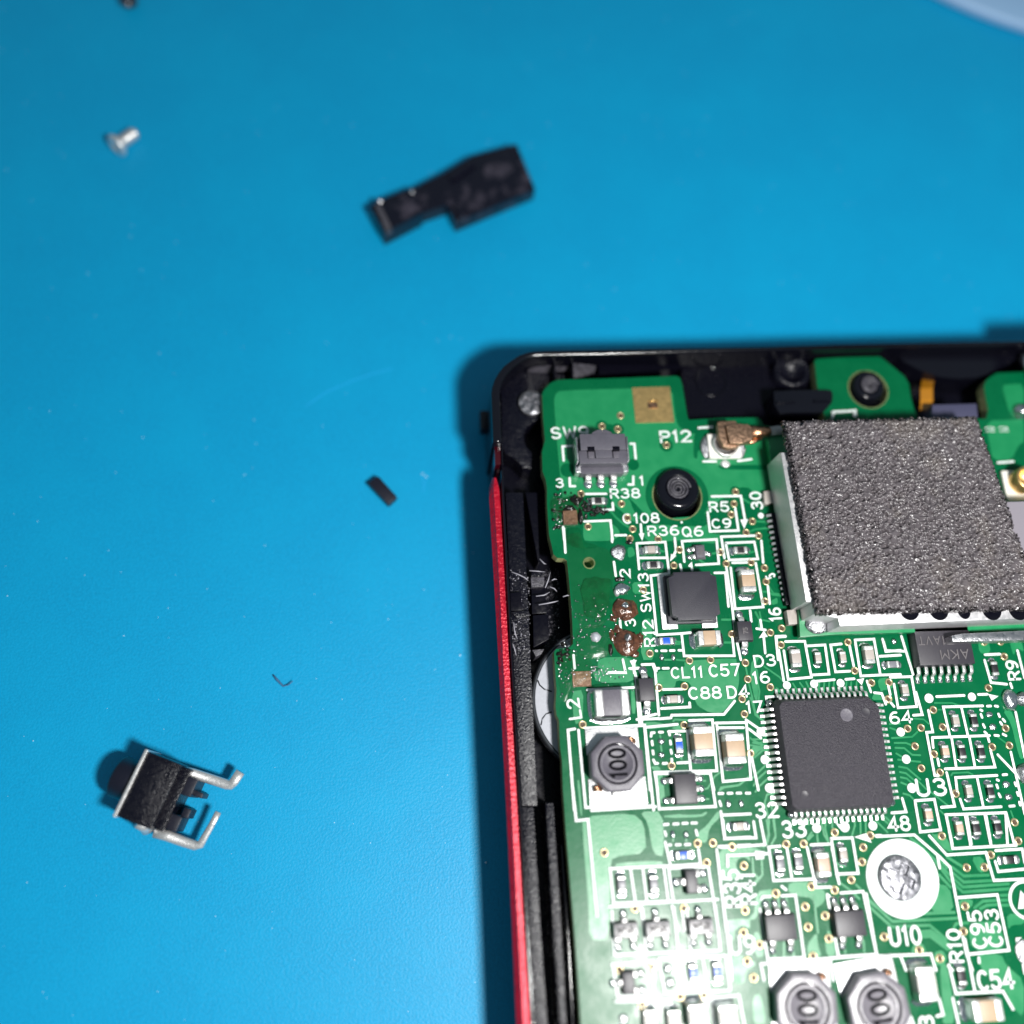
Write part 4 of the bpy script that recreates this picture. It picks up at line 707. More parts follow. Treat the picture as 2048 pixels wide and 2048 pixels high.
for i, (x, y, lab) in enumerate(((335, 652, 'white-lit three-leg transistor, leftmost of the M5R row'), (752, 632, 'white-lit three-leg transistor, middle of the M5R row'), (1310, 600, 'white-lit three-leg transistor, rightmost of the M5R row'))):
    sot('transistor', 'Q', x, y, 1.62, .92, .62, [(90, 0), (270, -.5), (270, .5)], lab, lw=.34, reach=.62, mark='M5R', msize=.46, body='epoxy_gloss', mmat='marking_dark')
sot('transistor', 'Q', 375, 1330, .8, 1.3, .6, [(180, 0), (0, .45), (0, -.5)], None, lw=.36, reach=.6)
sot('transistor', 'M', 1235, 1350, .8, 1.42, .7, [(180, 0), (0, .48), (0, -.48)], 'dark three-leg transistor under the tiny blue resistor', lw=.4, reach=.62)
sot('regulator_chip', 'M', 1160, 222, 1.55, 1.95, .85, [(180, .55), (180, -.72), (0, .62), (0, -.04), (0, -.68)], 'black five-leg chip right of the round inductor', lw=.34, reach=.55)
sot('power_chip', 'N', 745, 1300, 2.05, 1.6, .8, [(90, -.62), (90, 0), (90, .62), (270, -.55), (270, .65)], 'dark five-leg chip left of the U10 box pair', lw=.34, reach=.7)
sot('power_chip', 'N', 1582, 1252, 2.05, 1.6, .8, [(90, -.62), (90, 0), (90, .62), (270, -.5), (270, .62)], 'dark five-leg chip beside the white screw ring', lw=.34, reach=.7)
sot('diode', 'E', 1452, 1618, 1.12, 1.42, .8, [(90, -.05), (270, 0)], 'black two-leg diode right of the tan C57 capacitor', lw=.42, reach=.72, mark='75', mrot=90, msize=.3)
sot('diode', 'I', 205, 715, 1.12, 1.55, .8, [(90, 0), (270, .02)], 'black two-leg diode above the round inductor', lw=.44, reach=.72)
# SSOP chip half under the shield
c = comp('flat_chip', 'G', 880, 690, 1.0, 0, 'dark flat chip half hidden under the metal shield')
link('body', bbox(4.25, 4.0, .15, 1.0, 'epoxy_smooth', .05, 0, 1.0, .08), c)
for i in range(8): lead(c, -1.98 + i * .565, -1.02, 270, .24, .5, 1.05, True)
q0 = at('G', 1180, 665, 1.0); o0 = at('G', 880, 690, 1.0); q1 = at('G', 800, 672, 1.0)
def onchip(k, p): v = at(k, *p, 1.0) - o0; return Vector((v.x, v.y, 0))
link('marking', text_mb('AKM', onchip('G', (1170, 662)), onchip('G', (795, 680)), .62, .09, 1.007).mesh('marking', 'marking'), c)
link('marking', text_mb('T1AVT', onchip('G', (960, 487)), onchip('G', (500, 500)), .56, .07, 1.007).mesh('marking', 'marking'), c)
# ---- the square 64 pin chip
c = comp('square_chip', 'J', 978, 822, 1.35, 0, 'large square black chip with rows of fine pins on all four sides')
S7 = 7.32
mb = MB()
def cham(h, ch, z): return [Vector((p[0], p[1], z)) for p in [(-h + ch, -h), (h - ch, -h), (h, -h + ch), (h, h - ch * 2.0), (h - ch * 2.0, h), (-h + ch, h), (-h, h - ch), (-h, -h + ch)]]
lo, mid, hi = cham(S7 / 2 - .02, .3, .12), cham(S7 / 2 + .08, .3, .68), cham(S7 / 2 - .14, .3, 1.35)
mb.add(lo + mid + hi, [tuple(range(7, -1, -1)), tuple(range(16, 24))] + [(i, (i + 1) % 8, 8 + (i + 1) % 8, 8 + i) for i in range(8)] + [(8 + i, 8 + (i + 1) % 8, 16 + (i + 1) % 8, 16 + i) for i in range(8)])
link('body', bevelled(mb, 'epoxy', .05, 2), c)
for s in (0, 90, 180, 270):
    a = math.radians(s)
    for i in range(16):
        off = (i - 7.5) * .415; x, y = (S7 / 2) * math.cos(a) - off * math.sin(a), (S7 / 2) * math.sin(a) + off * math.cos(a)
        lead(c, x, y, s, .2, .66, .85, False)
for x, y, r, m in ((2.55, 2.55, .33, 'epoxy_smooth'), (-2.6, -2.6, .25, 'epoxy_smooth'), (1.15, 2.45, .45, 'ferrite')):
    mb = MB(); mb.lathe([(r, 1.3), (r, 1.358), (r * .9, 1.36), (r * .8, 1.352), (0, 1.352)], (x, y, 0), 28); link('dimple', mb.mesh('dimple', m, True), c)
mb = MB(); mb.lathe([(.34, .02), (.3, .05), (0, .06)], seg=10)
SP = mb.mesh('solder', 'solder', True)
for x, y in ((-3.75, 3.55), (-3.3, -3.85), (3.85, -3.4)): link('corner_tab', SP, c, (x, y, .3)).scale = (.7, .7, 2)
# ---- square inductor L1
c = comp('square_inductor', 'E', 905, 1240, 1.55, 0, 'dark square inductor with notched corners on bright solder pads')
h = 1.72
nt = lambda h, n, z: [Vector((x, y, z)) for x, y in [(-h + n, -h), (h - n, -h), (h - n, -h + n * .55), (h, -h + n), (h, h - n), (h - n, h - n * .55), (h - n, h), (-h + n, h), (-h + n, h - n * .55), (-h, h - n), (-h, -h + n), (-h + n, -h + n * .55)]]
mb = MB(); mb.prism(nt(h, .38, 1.55), .95); link('upper_flange', bevelled(mb, 'ferrite_dark', .05, 2), c)
mb = MB(); mb.prism(circle((0, 0, .95), 1.3, 32), .5); link('winding', mb.mesh('winding', 'copper', True), c)
link('lower_flange', bbox(3.5, 3.5, .08, .5, 'ferrite_dark', .08), c)
for s in (-1, 1): link('solder_pad', bbox(1.15, 3.9, .02, .16, 'pad_tin', .06, s * 1.45 - .12, -.1), c)
# ---- drum inductors marked 100
def drum(k, x, y, R, H, label, dark):
    c = comp('round_inductor', k, x, y, H, (0, -.06, .09)[dark], label); m = 'ferrite_shiny' if dark else 'ferrite'  # dark above zero takes the paler ferrite with glare painted in
    mb = MB(); n = 8; prof = [(1.0, .12), (1.02, .3), (1.02, H - .1), (.97, H)]
    vs = []
    for r, z in prof:
        for i in range(n): a = math.pi / 8 + i * math.pi / 4; vs.append((R * r * 1.06 * math.cos(a), R * r * 1.06 * math.sin(a), z))
    mb.add(vs, [(i + j * n, (i + 1) % n + j * n, (i + 1) % n + (j + 1) * n, i + (j + 1) * n) for j in range(3) for i in range(n)])
    inner = circle((0, 0, H), R * .745, 48); outer = [Vector(v) for v in vs[-8:]]
    mb.sheet(outer, [inner]); mb.lathe([(R * .745, H), (R * .74, H - .4)], seg=48)
    link('ferrite_ring', bevelled(mb, m, .03, 1), c)
    mb = MB(); mb.lathe([(R * .685, H - .5), (R * .685, H - .05), (R * .655, H + .0), (R * .57, H - .005), (R * .55, H - .05), (0, H - .05)], seg=48); link('core', mb.mesh('core', m, True), c)
    mb = text_mb('100', Vector((R * .30, -R * .50, 0)), Vector((R * .30, R * .52, 0)), R * .58, .19, H - .042); link('marking', mb.mesh('marking', 'marking_dark'), c)
    link('solder_pad', bbox(R * 2.05, R * 1.0, .02, .12, 'pad_tin', .05, .02, R * .88), c); link('solder_pad', bbox(R * 2.2, R * 1.0, .02, .12, 'pad_tin', .05, .12, -R * .98), c)
    for a, s in ((230, 1), (50, 1)):
        t = math.radians(a); p = Vector((math.cos(t), math.sin(t), 0)) * R * 1.12; mb = MB()
        for q in range(3): mb.tube([p + Vector((-.25, .1 * q - .1, .25 + .1 * q)), p + Vector((0, .1 * q - .05, .42)), p + Vector((.28, .08 * q - .15, .15))], .075, 8)
        link('wire_end', mb.mesh('wire_end', 'copper', True), c)
    link('clip', bbox(.62, .3, .1, .5, 'tin', .04, 0, -R * 1.08), c)
drum('H', 1478, 1432, 1.78, 1.35, 'grey eight-sided inductor marked 100 near the left board edge', 0)
drum('R', 1130, 1650, 1.95, 1.1, 'grey inductor marked 100 at the bottom edge, left of the pair', 1)
drum('S', 75, 1640, 1.95, 1.1, 'grey inductor marked 100 at the bottom edge, right of the pair', 2)
# ---- L2
c = comp('chip_inductor', 'H', 1420, 775, 1.2, 0, 'dark chip inductor with broad silver ends beside the L2 lettering')
link('body', bbox(1.35, 1.7, .1, 1.15, 'ferrite', .04), c)
for s in (-1, 1):
    link('terminal', bbox(.58, 1.78, .05, 1.22, 'tin', .12, s * .88, 0, 0, 3), c)
    f = link('solder_joint', fillet_mesh(1.75, .7, .35), c, (s * 1.15, 0, 0)); f.rotation_euler[2] = 0 if s > 0 else math.pi
f = link('solder_joint', fillet_mesh(2.3, .4, .4), c, (0, -.9, 0)); f.rotation_euler[2] = -math.pi / 2
# ---- board mounted slide switch SW9
c = comp('board_switch', 'A', 1225, 1045, 2.1, 0, 'grey box shaped switch standing below the SW9 lettering')
link('lever', cached('lev', lambda: (lambda m: bevelled(m, 'switch_gray', .05))((lambda m: (m.prism([Vector((x, y, 2.0)) for x, y in [(-.9, .5), (.9, .5), (.7, .95), (.3, 1.15), (-.3, 1.15), (-.7, .95)]], .6), m)[1])(MB()))), c)
link('housing', bbox(3.35, 1.25, .25, 2.1, 'switch_gray', .06, 0, .15), c)
link('front_cover', bbox(3.55, 1.0, .25, 1.8, 'switch_gray', .06, 0, -.92), c)
for s in (-1, 1):
    link('window', bbox(.52, .3, 1.2, 2.14, 'plastic', .03, s * .92, -.38), c)
    link('clip', bbox(.42, .5, 1.3, 1.95, 'ferrite', .03, s * .92, -.8), c)
    link('side_tab', bbox(.14, 1.9, .1, 1.75, 'steel_dull', .04, s * 1.86, -.25), c)
    link('foot', bbox(.5, .6, .05, 1.0, 'steel_dull', .12, s * 1.74, -1.5), c)
link('center_panel', bbox(1.2, .7, .9, 1.98, 'switch_gray', .04, 0, -.7), c)
link('base', bbox(3.2, .6, .15, 1.0, 'switch_gray', .06, 0, -1.6), c)
for i in (-1, 0, 1): lead(c, i * .95, -1.85, 270, .45, .4, .62)
# ---- gold square contact
mb = MB(); q = pts('A', [(1490, 530), (1838, 520), (1880, 846), (1525, 855)], .05); mb.prism(q, 0.0); o = bp('gold_contact', mb, 'gold', label='square gold contact pad near the top board edge')
mb = MB(); q = pts('A', [(1632, 668), (1722, 664), (1728, 718), (1640, 722)], .06); mb.prism(q, .04); bp('contact_window', mb, 'copper', parent=None)
mb = MB(); mb.tube(pts('A', [(1642, 652), (1725, 648)], .06), .06, 6); bp('contact_mark', mb, 'gold', True)
# ---- round antenna socket P12
c = comp('antenna_socket', 'B', 590, 1235, .6, 0, 'white and silver round antenna socket under the bronze plug')
link('base', bbox(2.5, 1.95, .05, .5, 'white_plastic', .14), c)
mb = MB(); mb.lathe([(.98, .45), (.98, .85), (.92, .9), (.82, .88), (.8, .52), (0, .52)], seg=40); link('ring', mb.mesh('ring', 'tin', True), c)
for s in (-1, 1): link('solder_joint', cached('uf%d' % s, lambda: blob_mesh('solder_dull', (.42, .85, .3), 9, .3)), c, (s * 1.35, .05, .02))
link('solder_joint', cached('ufb', lambda: blob_mesh('pad_tin', (.38, .3, .14), 4, .1)), c, (.05, -1.28, .02))
# ---- socket at the right border, solder blobs there
c = comp('antenna_socket', 'X', 1900, 540, .6, 0, 'white based antenna socket with a gold ring at the right picture edge')
link('base', bbox(2.2, 2.6, .05, .45, 'white_plastic', .12), c)
mb = MB(); mb.lathe([(.95, .35), (.95, 1.5), (.85, 1.6), (.7, 1.58), (.66, .7), (0, .7)], (.2, .3, 0), 40); link('ring', mb.mesh('ring', 'gold', True), c)
mb = MB(); mb.prism(pts('X', [(1700, 662), (2100, 650), (2200, 1150), (1800, 1160)], 3.36), 3.29); bp('gray_label', mb, 'lens_gray', label='plain grey label beside the black foam')
for k, x, y, rx, ry, rz, m in (('a', 760, 930, .8, .6, .7, 'solder'), ('a', 796, 360, .35, .8, .6, 'solder'), ('G', 1740, 1350, .62, .75, .5, 'solder'), ('G', 1900, 1330, .5, .5, .5, 'solder_dull'), ('K', 1960, 990, .7, .75, .7, 'solder_dull'), ('S', 1950, 930, .7, .8, .1, 'solder_dull')):
    link('solder_joint', blob_mesh(m, (rx, ry, rz), x, .2), BOARD, at(k, x, y, .02) - BLOC)

# ---- wireless module: carrier, pins, shield, foam
M0 = at('X', 1000, 800, 0); M0 = Vector((M0.x, M0.y, 0))
MOD = link('wireless_module', None, BOARD, M0 - BLOC, label='metal shielded module with a black foam pad on top')
def mpart(name, mbx, m, bev=0, smooth=False, label=None, kind=None, topz=None):
    sub(mbx, M0); me = bevelled(mbx, m, bev, 2, topz) if bev else mbx.mesh(name, m, smooth); return link(name, me, MOD, label=label, kind=kind)
mpart('carrier', pprism('X', [(95, 200), (200, 190), (1600, 185), (1790, 648), (2150, 640), (2350, 1560), (600, 1605), (330, 1625), (318, 1430), (150, 600), (130, 420)], 1.0, .45), 'mask_copper', .05)
mpart('pin_housing', pprism('E', [(1730, 350), (1880, 350), (2030, 1330), (1890, 1340)], .55, .03), 'plastic', .03)
for i in range(16):
    t = i / 15; p = at('E', 1700 + 180 * t, 382 + 902 * t, .35); mb = MB()
    mb.ribbon3([p + Vector((-.12, 0, -.1)), p + Vector((.1, 0, .05)), p + Vector((1.0, 0, .25))], (0, .17, 0), .12); mpart('pin', mb, 'tin')
mpart('corner_block', pprism('E', [(1650, 120), (1790, 105), (1800, 225), (1690, 260), (1660, 250)], .5, .05), 'ceramic_gray', .04)
mpart('corner_block', pprism('F', [(470, 775), (590, 765), (640, 950), (500, 960)], .7, .05), 'ceramic_gray', .04)
mpart('corner_block', pprism('B', [(1050, 1160), (1180, 1150), (1210, 1260), (1140, 1300), (1070, 1310)], .9, .1), 'mask_copper', .1)
SHZ = 3.3
sh = [(195, 305), (250, 300), (420, 290), (2100, 250), (2330, 1470), (1932, 1488), (615, 1560), (600, 1490), (440, 1470), (425, 1385), (375, 1375), (340, 1375)]
mb = MB(); top = pts('X', [(190, 300), (1560, 270), (1770, 655), (2150, 640), (2330, 1478), (615, 1548), (600, 1490), (430, 1460), (420, 1378), (372, 1372)], SHZ); mb.prism(top, .5)
mpart('shield_can', mb, 'shield', .18, topz=SHZ - .3, label='silver metal shield around the black foam')
mb = MB(); mb.prism(pts('G', [(960, 480), (1100, 450), (2100, 400), (2100, 535), (980, 560)], 2.0), .9); mpart('shield_tab', mb, 'steel_dull', .06)
q = at('F', 880, 960, 1.2); link('solder_joint', blob_mesh('solder_dull', (.95, .62, .35), 5, .25), MOD, q - M0 + Vector((0, 0, -.1)))
for x in (1110, 1320, 1500, 1700, 1890):
    p = at('X', x, 1424, SHZ + .012); mb = MB(); mb.sheet(circle(p, .72 if x != 1500 else .5, 24, None, .80 if x != 1500 else .72)); mpart('shield_hole', mb, 'plastic')
# foam: open cells as real relief
FZ = 4.0
fl = [at('X', 222, 75, FZ), at('X', 1600, 42, FZ), at('X', 2080, 1415, FZ), at('X', 468, 1450, FZ)]
NU, NV = 330, 300
cells = np.random.rand(3100, 2); cells[:, 0] = cells[:, 0] * 1.06 - .03; cells[:, 1] = cells[:, 1] * 1.06 - .03
uu, vv = np.meshgrid(np.linspace(0, 1, NU), np.linspace(0, 1, NV), indexing='ij'); asp = .93
P = np.stack([uu.ravel(), vv.ravel() * asp], 1); Cc = cells * np.array([1, asp])
F1 = np.empty(len(P)); F2 = np.empty(len(P)); ID = np.empty(len(P), int)
for s0 in range(0, len(P), 4000):
    d = ((P[s0:s0 + 4000, None, :] - Cc[None]) ** 2).sum(2); pr = np.partition(d, 1, axis=1)[:, :2]
    F1[s0:s0 + 4000] = np.sqrt(pr[:, 0]); F2[s0:s0 + 4000] = np.sqrt(pr[:, 1]); ID[s0:s0 + 4000] = d.argmin(1)
wall = np.clip((F2 - F1) / .0070, 0, 1); depth = .10 + .26 * np.random.rand(len(cells))
hgt = -(wall ** 1.3) * depth[ID] + np.random.randn(len(P)) * .012 + (np.random.rand(len(cells))[ID] - .5) * .05
wl = .20 * (np.random.rand(NU, NV) - .5)
vs = []
k = 0
for i in range(NU):
    for j in range(NV):
        u, v = i / (NU - 1), j / (NV - 1)
        p = fl[0].lerp(fl[1], u).lerp(fl[3].lerp(fl[2], u), v)
        edge = min(u, 1 - u, v, 1 - v)
        z = hgt[k] - (.2 * max(0, 1 - edge / .02) ** 2)
        rag = .28 if edge < .012 else 0
        vs.append((p.x + rag * (random.random() - .5), p.y + rag * (random.random() - .5), p.z + z)); k += 1
fs = [(i * NV + j, i * NV + j + 1, (i + 1) * NV + j + 1, (i + 1) * NV + j) for i in range(NU - 1) for j in range(NV - 1)]
ring = [i * NV for i in range(NU)] + [(NU - 1) * NV + j for j in range(1, NV)] + [i * NV + NV - 1 for i in range(NU - 2, -1, -1)] + [j for j in range(NV - 2, 0, -1)]
o = len(vs)
for q in ring:
    vs.append((vs[q][0], vs[q][1], SHZ + .02))
n = len(ring)
fs += [(ring[i], o + i, o + (i + 1) % n, ring[(i + 1) % n]) for i in range(n)]
mb = MB(); mb.add(vs, fs); mpart('foam_pad', mb, 'foam', 0, True, label='rough black open-cell foam pad')

# ---- desoldered switch area: pads, blobs, flux
def bl(k, x, y, r, m, seed, amp=.3, name='solder_joint', label=None): return link(name, blob_mesh(m, r, seed, amp), BOARD, at(k, x, y, .02) - BLOC, label=label)
bl('D', 1490, 668, (.55, .55, .22), 'solder_dull', 1, .3); bl('D', 1525, 1060, (.55, .42, .30), 'solder', 2, .3); bl('D', 1465, 1100, (.22, .3, .3), 'pad_tin', 3)
bl('D', 1545, 1280, (.95, .80, .42), 'brown_flux', 4, .3, label='brown charred solder lump above the other brown one'); bl('D', 1570, 1640, (.95, .88, .42), 'brown_flux', 5, .3, label='brown charred solder lump nearer to the grey disc')
bl('D', 1550, 1250, (.3, .35, .52), 'solder', 6, .3); bl('D', 1580, 1600, (.32, .4, .62), 'solder_dull', 7, .3)
bl('D', 1030, 115, (.4, .36, .3), 'burnt', 8, .5); bl('D', 1075, 290, (.22, .5, .35), 'burnt', 9, .5); bl('D', 960, 210, (.45, .25, .35), 'burnt', 10, .4)
bl('D', 1480, 1500, (.30, .32, .14), 'brown_flux', 21, .5); bl('D', 1660, 1760, (.34, .26, .14), 'brown_flux', 22, .5); bl('D', 1440, 1380, (.30, .24, .12), 'brown_flux', 23, .5); bl('D', 1500, 960, (.34, .18, .14), 'burnt', 24, .5); bl('D', 1600, 560, (.24, .16, .12), 'burnt', 25, .5); bl('D', 1640, 1560, (.2, .3, .14), 'burnt', 26, .5)
bl('D', 1720, 1600, (.22, .5, .1), 'brown_flux', 27, .6); bl('D', 1420, 1560, (.2, .4, .1), 'brown_flux', 28, .6)
bl('D', 1240, 1580, (.36, .36, .2), 'speaker_gray', 11, .2); bl('D', 1400, 1710, (.16, .42, .16), 'burnt', 12, .3)
mb = MB(); mb.prism(pts('D', [(890, 225), (1040, 215), (1050, 360), (900, 368)], .32), .05); bp('torn_pad', mb, 'brown_pad', label='brown lifted solder pad near the left board edge')
mb = MB(); mb.prism(pts('H', [(990, 445), (1185, 440), (1195, 605), (1000, 610)], .09), .02); bp('bare_pad', mb, 'brown_pad', label='flat brown bare pad above the L2 lettering')
mb = MB()
for k, ps in (('D', [(1090, 960), (1250, 930), (1420, 980), (1440, 1200), (1400, 1390), (1230, 1400), (1120, 1330)]), ('D', [(930, 420), (1080, 400), (1100, 560), (1280, 600), (1180, 640), (1000, 620), (930, 560)]), ('D', [(760, 110), (880, 80), (1000, 60), (1120, 120), (1110, 330), (1000, 400), (860, 390), (770, 320)]), ('H', [(830, 210), (990, 220), (1040, 380), (1000, 440), (860, 420)]), ('H', [(1160, 600), (1380, 570), (1520, 580), (1500, 640), (1180, 650)])):
    h = .0302 + zk(); m1 = MB(); q = smoothpoly(pts(k, ps), 2); cq = sum(q, Vector()) / len(q)
    m1.sheet([Vector((p.x, p.y, h)) + (p - cq) * .16 * noise.noise(p * 1.7) for p in q]); bp('scorched_mask', m1, 'scorched')
def film(k, ps, seed):
    q = smoothpoly(pts(k, ps), 2); c = sum(q, Vector()) / len(q); vs = [(c.x, c.y, .16)]; n = len(q); R = 7
    for r in range(1, R + 1):
        for p in q:
            s = c.lerp(p, r / R); hgt = .16 * (1 - (r / R) ** 3) + .07 * noise.noise(s * 2.2 + Vector((seed, 0, 0))) * (1 - r / R); vs.append((s.x, s.y, .03 + max(0.0, hgt)))
    mb.add(vs, [(0, 1 + i, 1 + (i + 1) % n) for i in range(n)] + [(1 + (r - 1) * n + i, 1 + r * n + i, 1 + r * n + (i + 1) % n, 1 + (r - 1) * n + (i + 1) % n) for r in range(1, R) for i in range(n)])
film('D', [(900, 420), (1080, 400), (1100, 600), (1400, 620), (1440, 900), (1400, 1350), (1300, 1480), (1080, 1500), (1000, 1250), (960, 900), (930, 650)], 1)
film('D', [(1000, 1480), (1300, 1440), (1440, 1500), (1450, 1760), (1200, 1830), (1040, 1760)], 5)
film('H', [(830, 220), (1000, 200), (1200, 320), (1250, 520), (1000, 640), (900, 800), (840, 600)], 9)
film('D', [(740, 80), (900, 40), (1100, 60), (1140, 250), (1080, 380), (880, 420), (760, 300)], 12)
bp('flux_film', mb, 'flux', True, kind='stuff', label='clear sticky flux left around the removed switch')
mb = MB(); mb2 = MB(); mb3 = MB()
for i in range(330):
    k, x, y = random.choice((('D', random.gauss(1100, 180), random.gauss(1450, 190)), ('H', random.gauss(930, 110), random.gauss(420, 180)), ('D', random.gauss(820, 60), random.gauss(240, 130)), ('H', random.gauss(1330, 120), random.gauss(470, 60)), ('D', random.gauss(1500, 90), random.gauss(1500, 230))))
    if not (790 if k == 'D' else 835) < x < 1700: continue
    if k == 'D' and 420 < y < 1700 and x < 960: continue
    r = random.uniform(.025, .085); mb.lathe([(r, 0), (r * .85, r * .6), (r * .4, r * .95), (0, r)], at(k, x, y, .05), 7, jit=.25)
for i in range(140):
    k, x, y = random.choice((('D', random.gauss(830, 45), random.gauss(230, 120)), ('D', random.gauss(1080, 60), random.gauss(160, 80)), ('H', random.gauss(900, 45), random.gauss(270, 70)), ('D', random.gauss(1220, 80), random.gauss(225, 20))))
    if x < (775 if k == 'D' else 830): continue
    r = random.uniform(.05, .17); mb2.lathe([(r, 0), (r * .9, r * .5), (r * .4, r * .85), (0, r)], at(k, x, y, .02), 8, jit=.35)
bp('flux_droplet', mb, 'solder', True, kind='stuff'); bp('charred_crumbs', mb2, 'burnt', True, kind='stuff')

# ================================================================== screws
def screw_head(name, k, x, y, z, r, label, seed=0):
    p = at(k, x, y, z); t = thing(name, (p.x, p.y, z - .7), label, 'screw')
    mb = MB(); n = 120; rings = 36; vs = [(0, 0, .42)]
    for j in range(1, rings + 1):
        for i in range(n):
            a = 2 * math.pi * i / n; rr = r * j / rings; x_, y_ = rr * math.cos(a), rr * math.sin(a)
            ca, sa = math.cos(.5), math.sin(.5); xr, yr = x_ * ca - y_ * sa, x_ * sa + y_ * ca
            arm = (abs(xr) < r * .19 and abs(yr) < r * .66) or (abs(yr) < r * .19 and abs(xr) < r * .66)
            d = -.26 if arm else 0.0
            zz = .68 - .12 * (j / rings) ** 2 + d + .05 * noise.noise(Vector((x_ * 2.2 + seed, y_ * 2.2, 0))) - (.14 if j == rings else 0)
            vs.append((x_, y_, zz))
    fs = [(0, 1 + i, 1 + (i + 1) % n) for i in range(n)] + [(1 + (j - 1) * n + i, 1 + j * n + i, 1 + j * n + (i + 1) % n, 1 + (j - 1) * n + (i + 1) % n) for j in range(1, rings) for i in range(n)]
    mb.add(vs, fs); link('head', mb.mesh('head', 'screw_steel', True), t)
    mb = MB(); mb.lathe([(r, .42), (r * .98, 0), (r * .5, -.1), (r * .5, -2), (0, -2.2)], seg=40); link('shank', mb.mesh('shank', 'screw_steel', True), t)
    return t
screw_head('board_screw', 'O', 462, 825, .62, 1.42, 'worn steel cross-head screw in the white ring on the board', 3)
screw_head('case_screw', 'Y', 750, 745, -.55, 1.02, 'shiny steel screw in the case corner, half covered by the board', 8)
# loose screws on the mat
def loose_screw(name, head, tip, r, label, m='screw_steel'):
    h = Vector(head); d = Vector(tip) - h; L = d.length; M = d.to_track_quat('Z', 'Y').to_matrix()
    t = thing(name, (h.x, h.y, ZM), label, 'screw', 'loose screws on the mat')
    mb = MB(); mb.lathe([(0, .25), (r * .35, .22), (r * .45, .0), (r * .9, -.02), (r, .12), (r, .3), (r * .5, .75)], (0, 0, h.z - ZM), 32, M); link('head', mb.mesh('head', m, True), t)
    mb = MB(); prof = [(r * .5, .6)]
    z = .75
    while z < L - .3: prof += [(r * .42, z), (r * .6, z + .12), (r * .42, z + .24)]; z += .3
    prof += [(r * .4, L - .2), (0, L)]
    mb.lathe(prof, (0, 0, h.z - ZM), 24, M); link('shank', mb.mesh('shank', m, True), t)
h = at('T', 285, 1665, ZM + .95); tp = at('T', 540, 1490, ZM + .62); loose_screw('loose_screw', h, tp, .98, 'small blurred silver screw lying alone on the blue mat', 'tin')
h = at('T', 440, 20, ZM + .9); tp = at('T', 420, -300, ZM + .6); loose_screw('loose_screw', h, tp, .75, 'dark screw cut off by the top picture edge', 'dark_rim')

# ================================================================== bronze antenna plug with its cable
p = at('B', 590, 1120, 1.3); AN_ = thing('antenna_plug', (p.x, p.y, .6), 'crumpled bronze antenna plug on the round socket beside the foam', 'plug')
def ap(name, mbx, m, bev=0, smooth=False): sub(mbx, (p.x, p.y, .6)); link(name, bevelled(mbx, m, bev) if bev else mbx.mesh(name, m, smooth), AN_)
ap('cap', pprism('B', [(510, 980), (705, 970), (745, 1040), (740, 1255), (640, 1270), (575, 1250), (520, 1140)], 1.5, .95), 'bronze', .08)
ap('crimp', pprism('B', [(600, 1025), (700, 1000), (840, 1005), (900, 1060), (890, 1180), (760, 1220), (640, 1215)], 1.85, 1.0), 'bronze', .15)
mb = MB(); mb.lathe([(.3, 0), (.3, .5), (.22, .55), (0, .5)], at('B', 660, 1180, 1.2), 20); ap('rivet', mb, 'bronze', 0, True)
mb = MB(); mb.tube([at('B', 850, 1100, 1.3), at('B', 960, 1100, 1.25), at('B', 1090, 1085, 1.2)], [.55, .42, .32], 14); ap('braid', mb, 'copper', 0, True)
mb = MB(); mb.tube([at('B', 1060, 1088, 1.2), at('B', 1160, 1075, 1.25), at('B', 1400, 1060, 1.3)], .34, 14); ap('cable', mb, 'cable_gray', 0, True)
mb = MB(); mb.tube([at('B', 760, 1215, 1.0), at('B', 880, 1200, 1.1), at('B', 980, 1165, 1.2)], [.16, .2, .12], 8); ap('strand', mb, 'copper', 0, True)

# ================================================================== loose black push switch with bent legs
zt = ZM + 3.5
def vp(x, y, z): return at('V', x, y, z)
s0 = vp(560, 560, ZM); TS = thing('push_switch', (s0.x, s0.y, ZM), 'loose black push-button switch with two bent silver legs on the mat', 'switch')
def tpart(name, mbx, m, bev=.06, smooth=False): sub(mbx, (s0.x, s0.y, ZM)); link(name, bevelled(mbx, m, bev) if bev else mbx.mesh(name, m, smooth), TS)
e0, e1 = vp(578, 212, zt), vp(255, 872, zt); eu = (e1 - e0).normalized(); ev = Vector((-eu.y, eu.x, 0)); W6 = (e1 - e0).length
def lp(u, v, z): q = e0 + eu * u * W6 + ev * v; return Vector((q.x, q.y, z))
if (vp(900, 700, zt) - e0).dot(ev) < 0: ev = -ev
def quad(u0, u1, v0, v1, z0, z1):
    mb = MB(); mb.prism([lp(u0, v0, z1), lp(u1, v0, z1), lp(u1, v1, z1), lp(u0, v1, z1)], z0); return mb
tpart('body', quad(0.0, 1.0, .12, 2.5, ZM + .05, zt), 'plastic_worn', .1)
tpart('metal_plate', quad(-.02, 1.02, -.12, .1, ZM + .05, zt + .12), 'white_plastic' if False else 'tin', .05)
c = lp(.5, -.1, ZM + 1.85); Mq = (-ev).to_track_quat('Z', 'Y').to_matrix(); mb = MB(); mb.lathe([(1.4, 0), (1.4, 1.3), (1.28, 1.46), (0, 1.5)], c, 40, Mq); tpart('button', mb, 'plastic_soft', 0, True)
tpart('back_block', quad(.02, .98, 2.4, 3.1, ZM + .05, zt - .75), 'plastic_worn', .08)
tpart('back_block', quad(.12, .40, 3.0, 3.75, ZM + .05, zt - .95), 'plastic_soft', .08)
tpart('back_block', quad(.70, .93, 3.0, 3.8, ZM + .05, zt - 1.2), 'plastic_soft', .08)
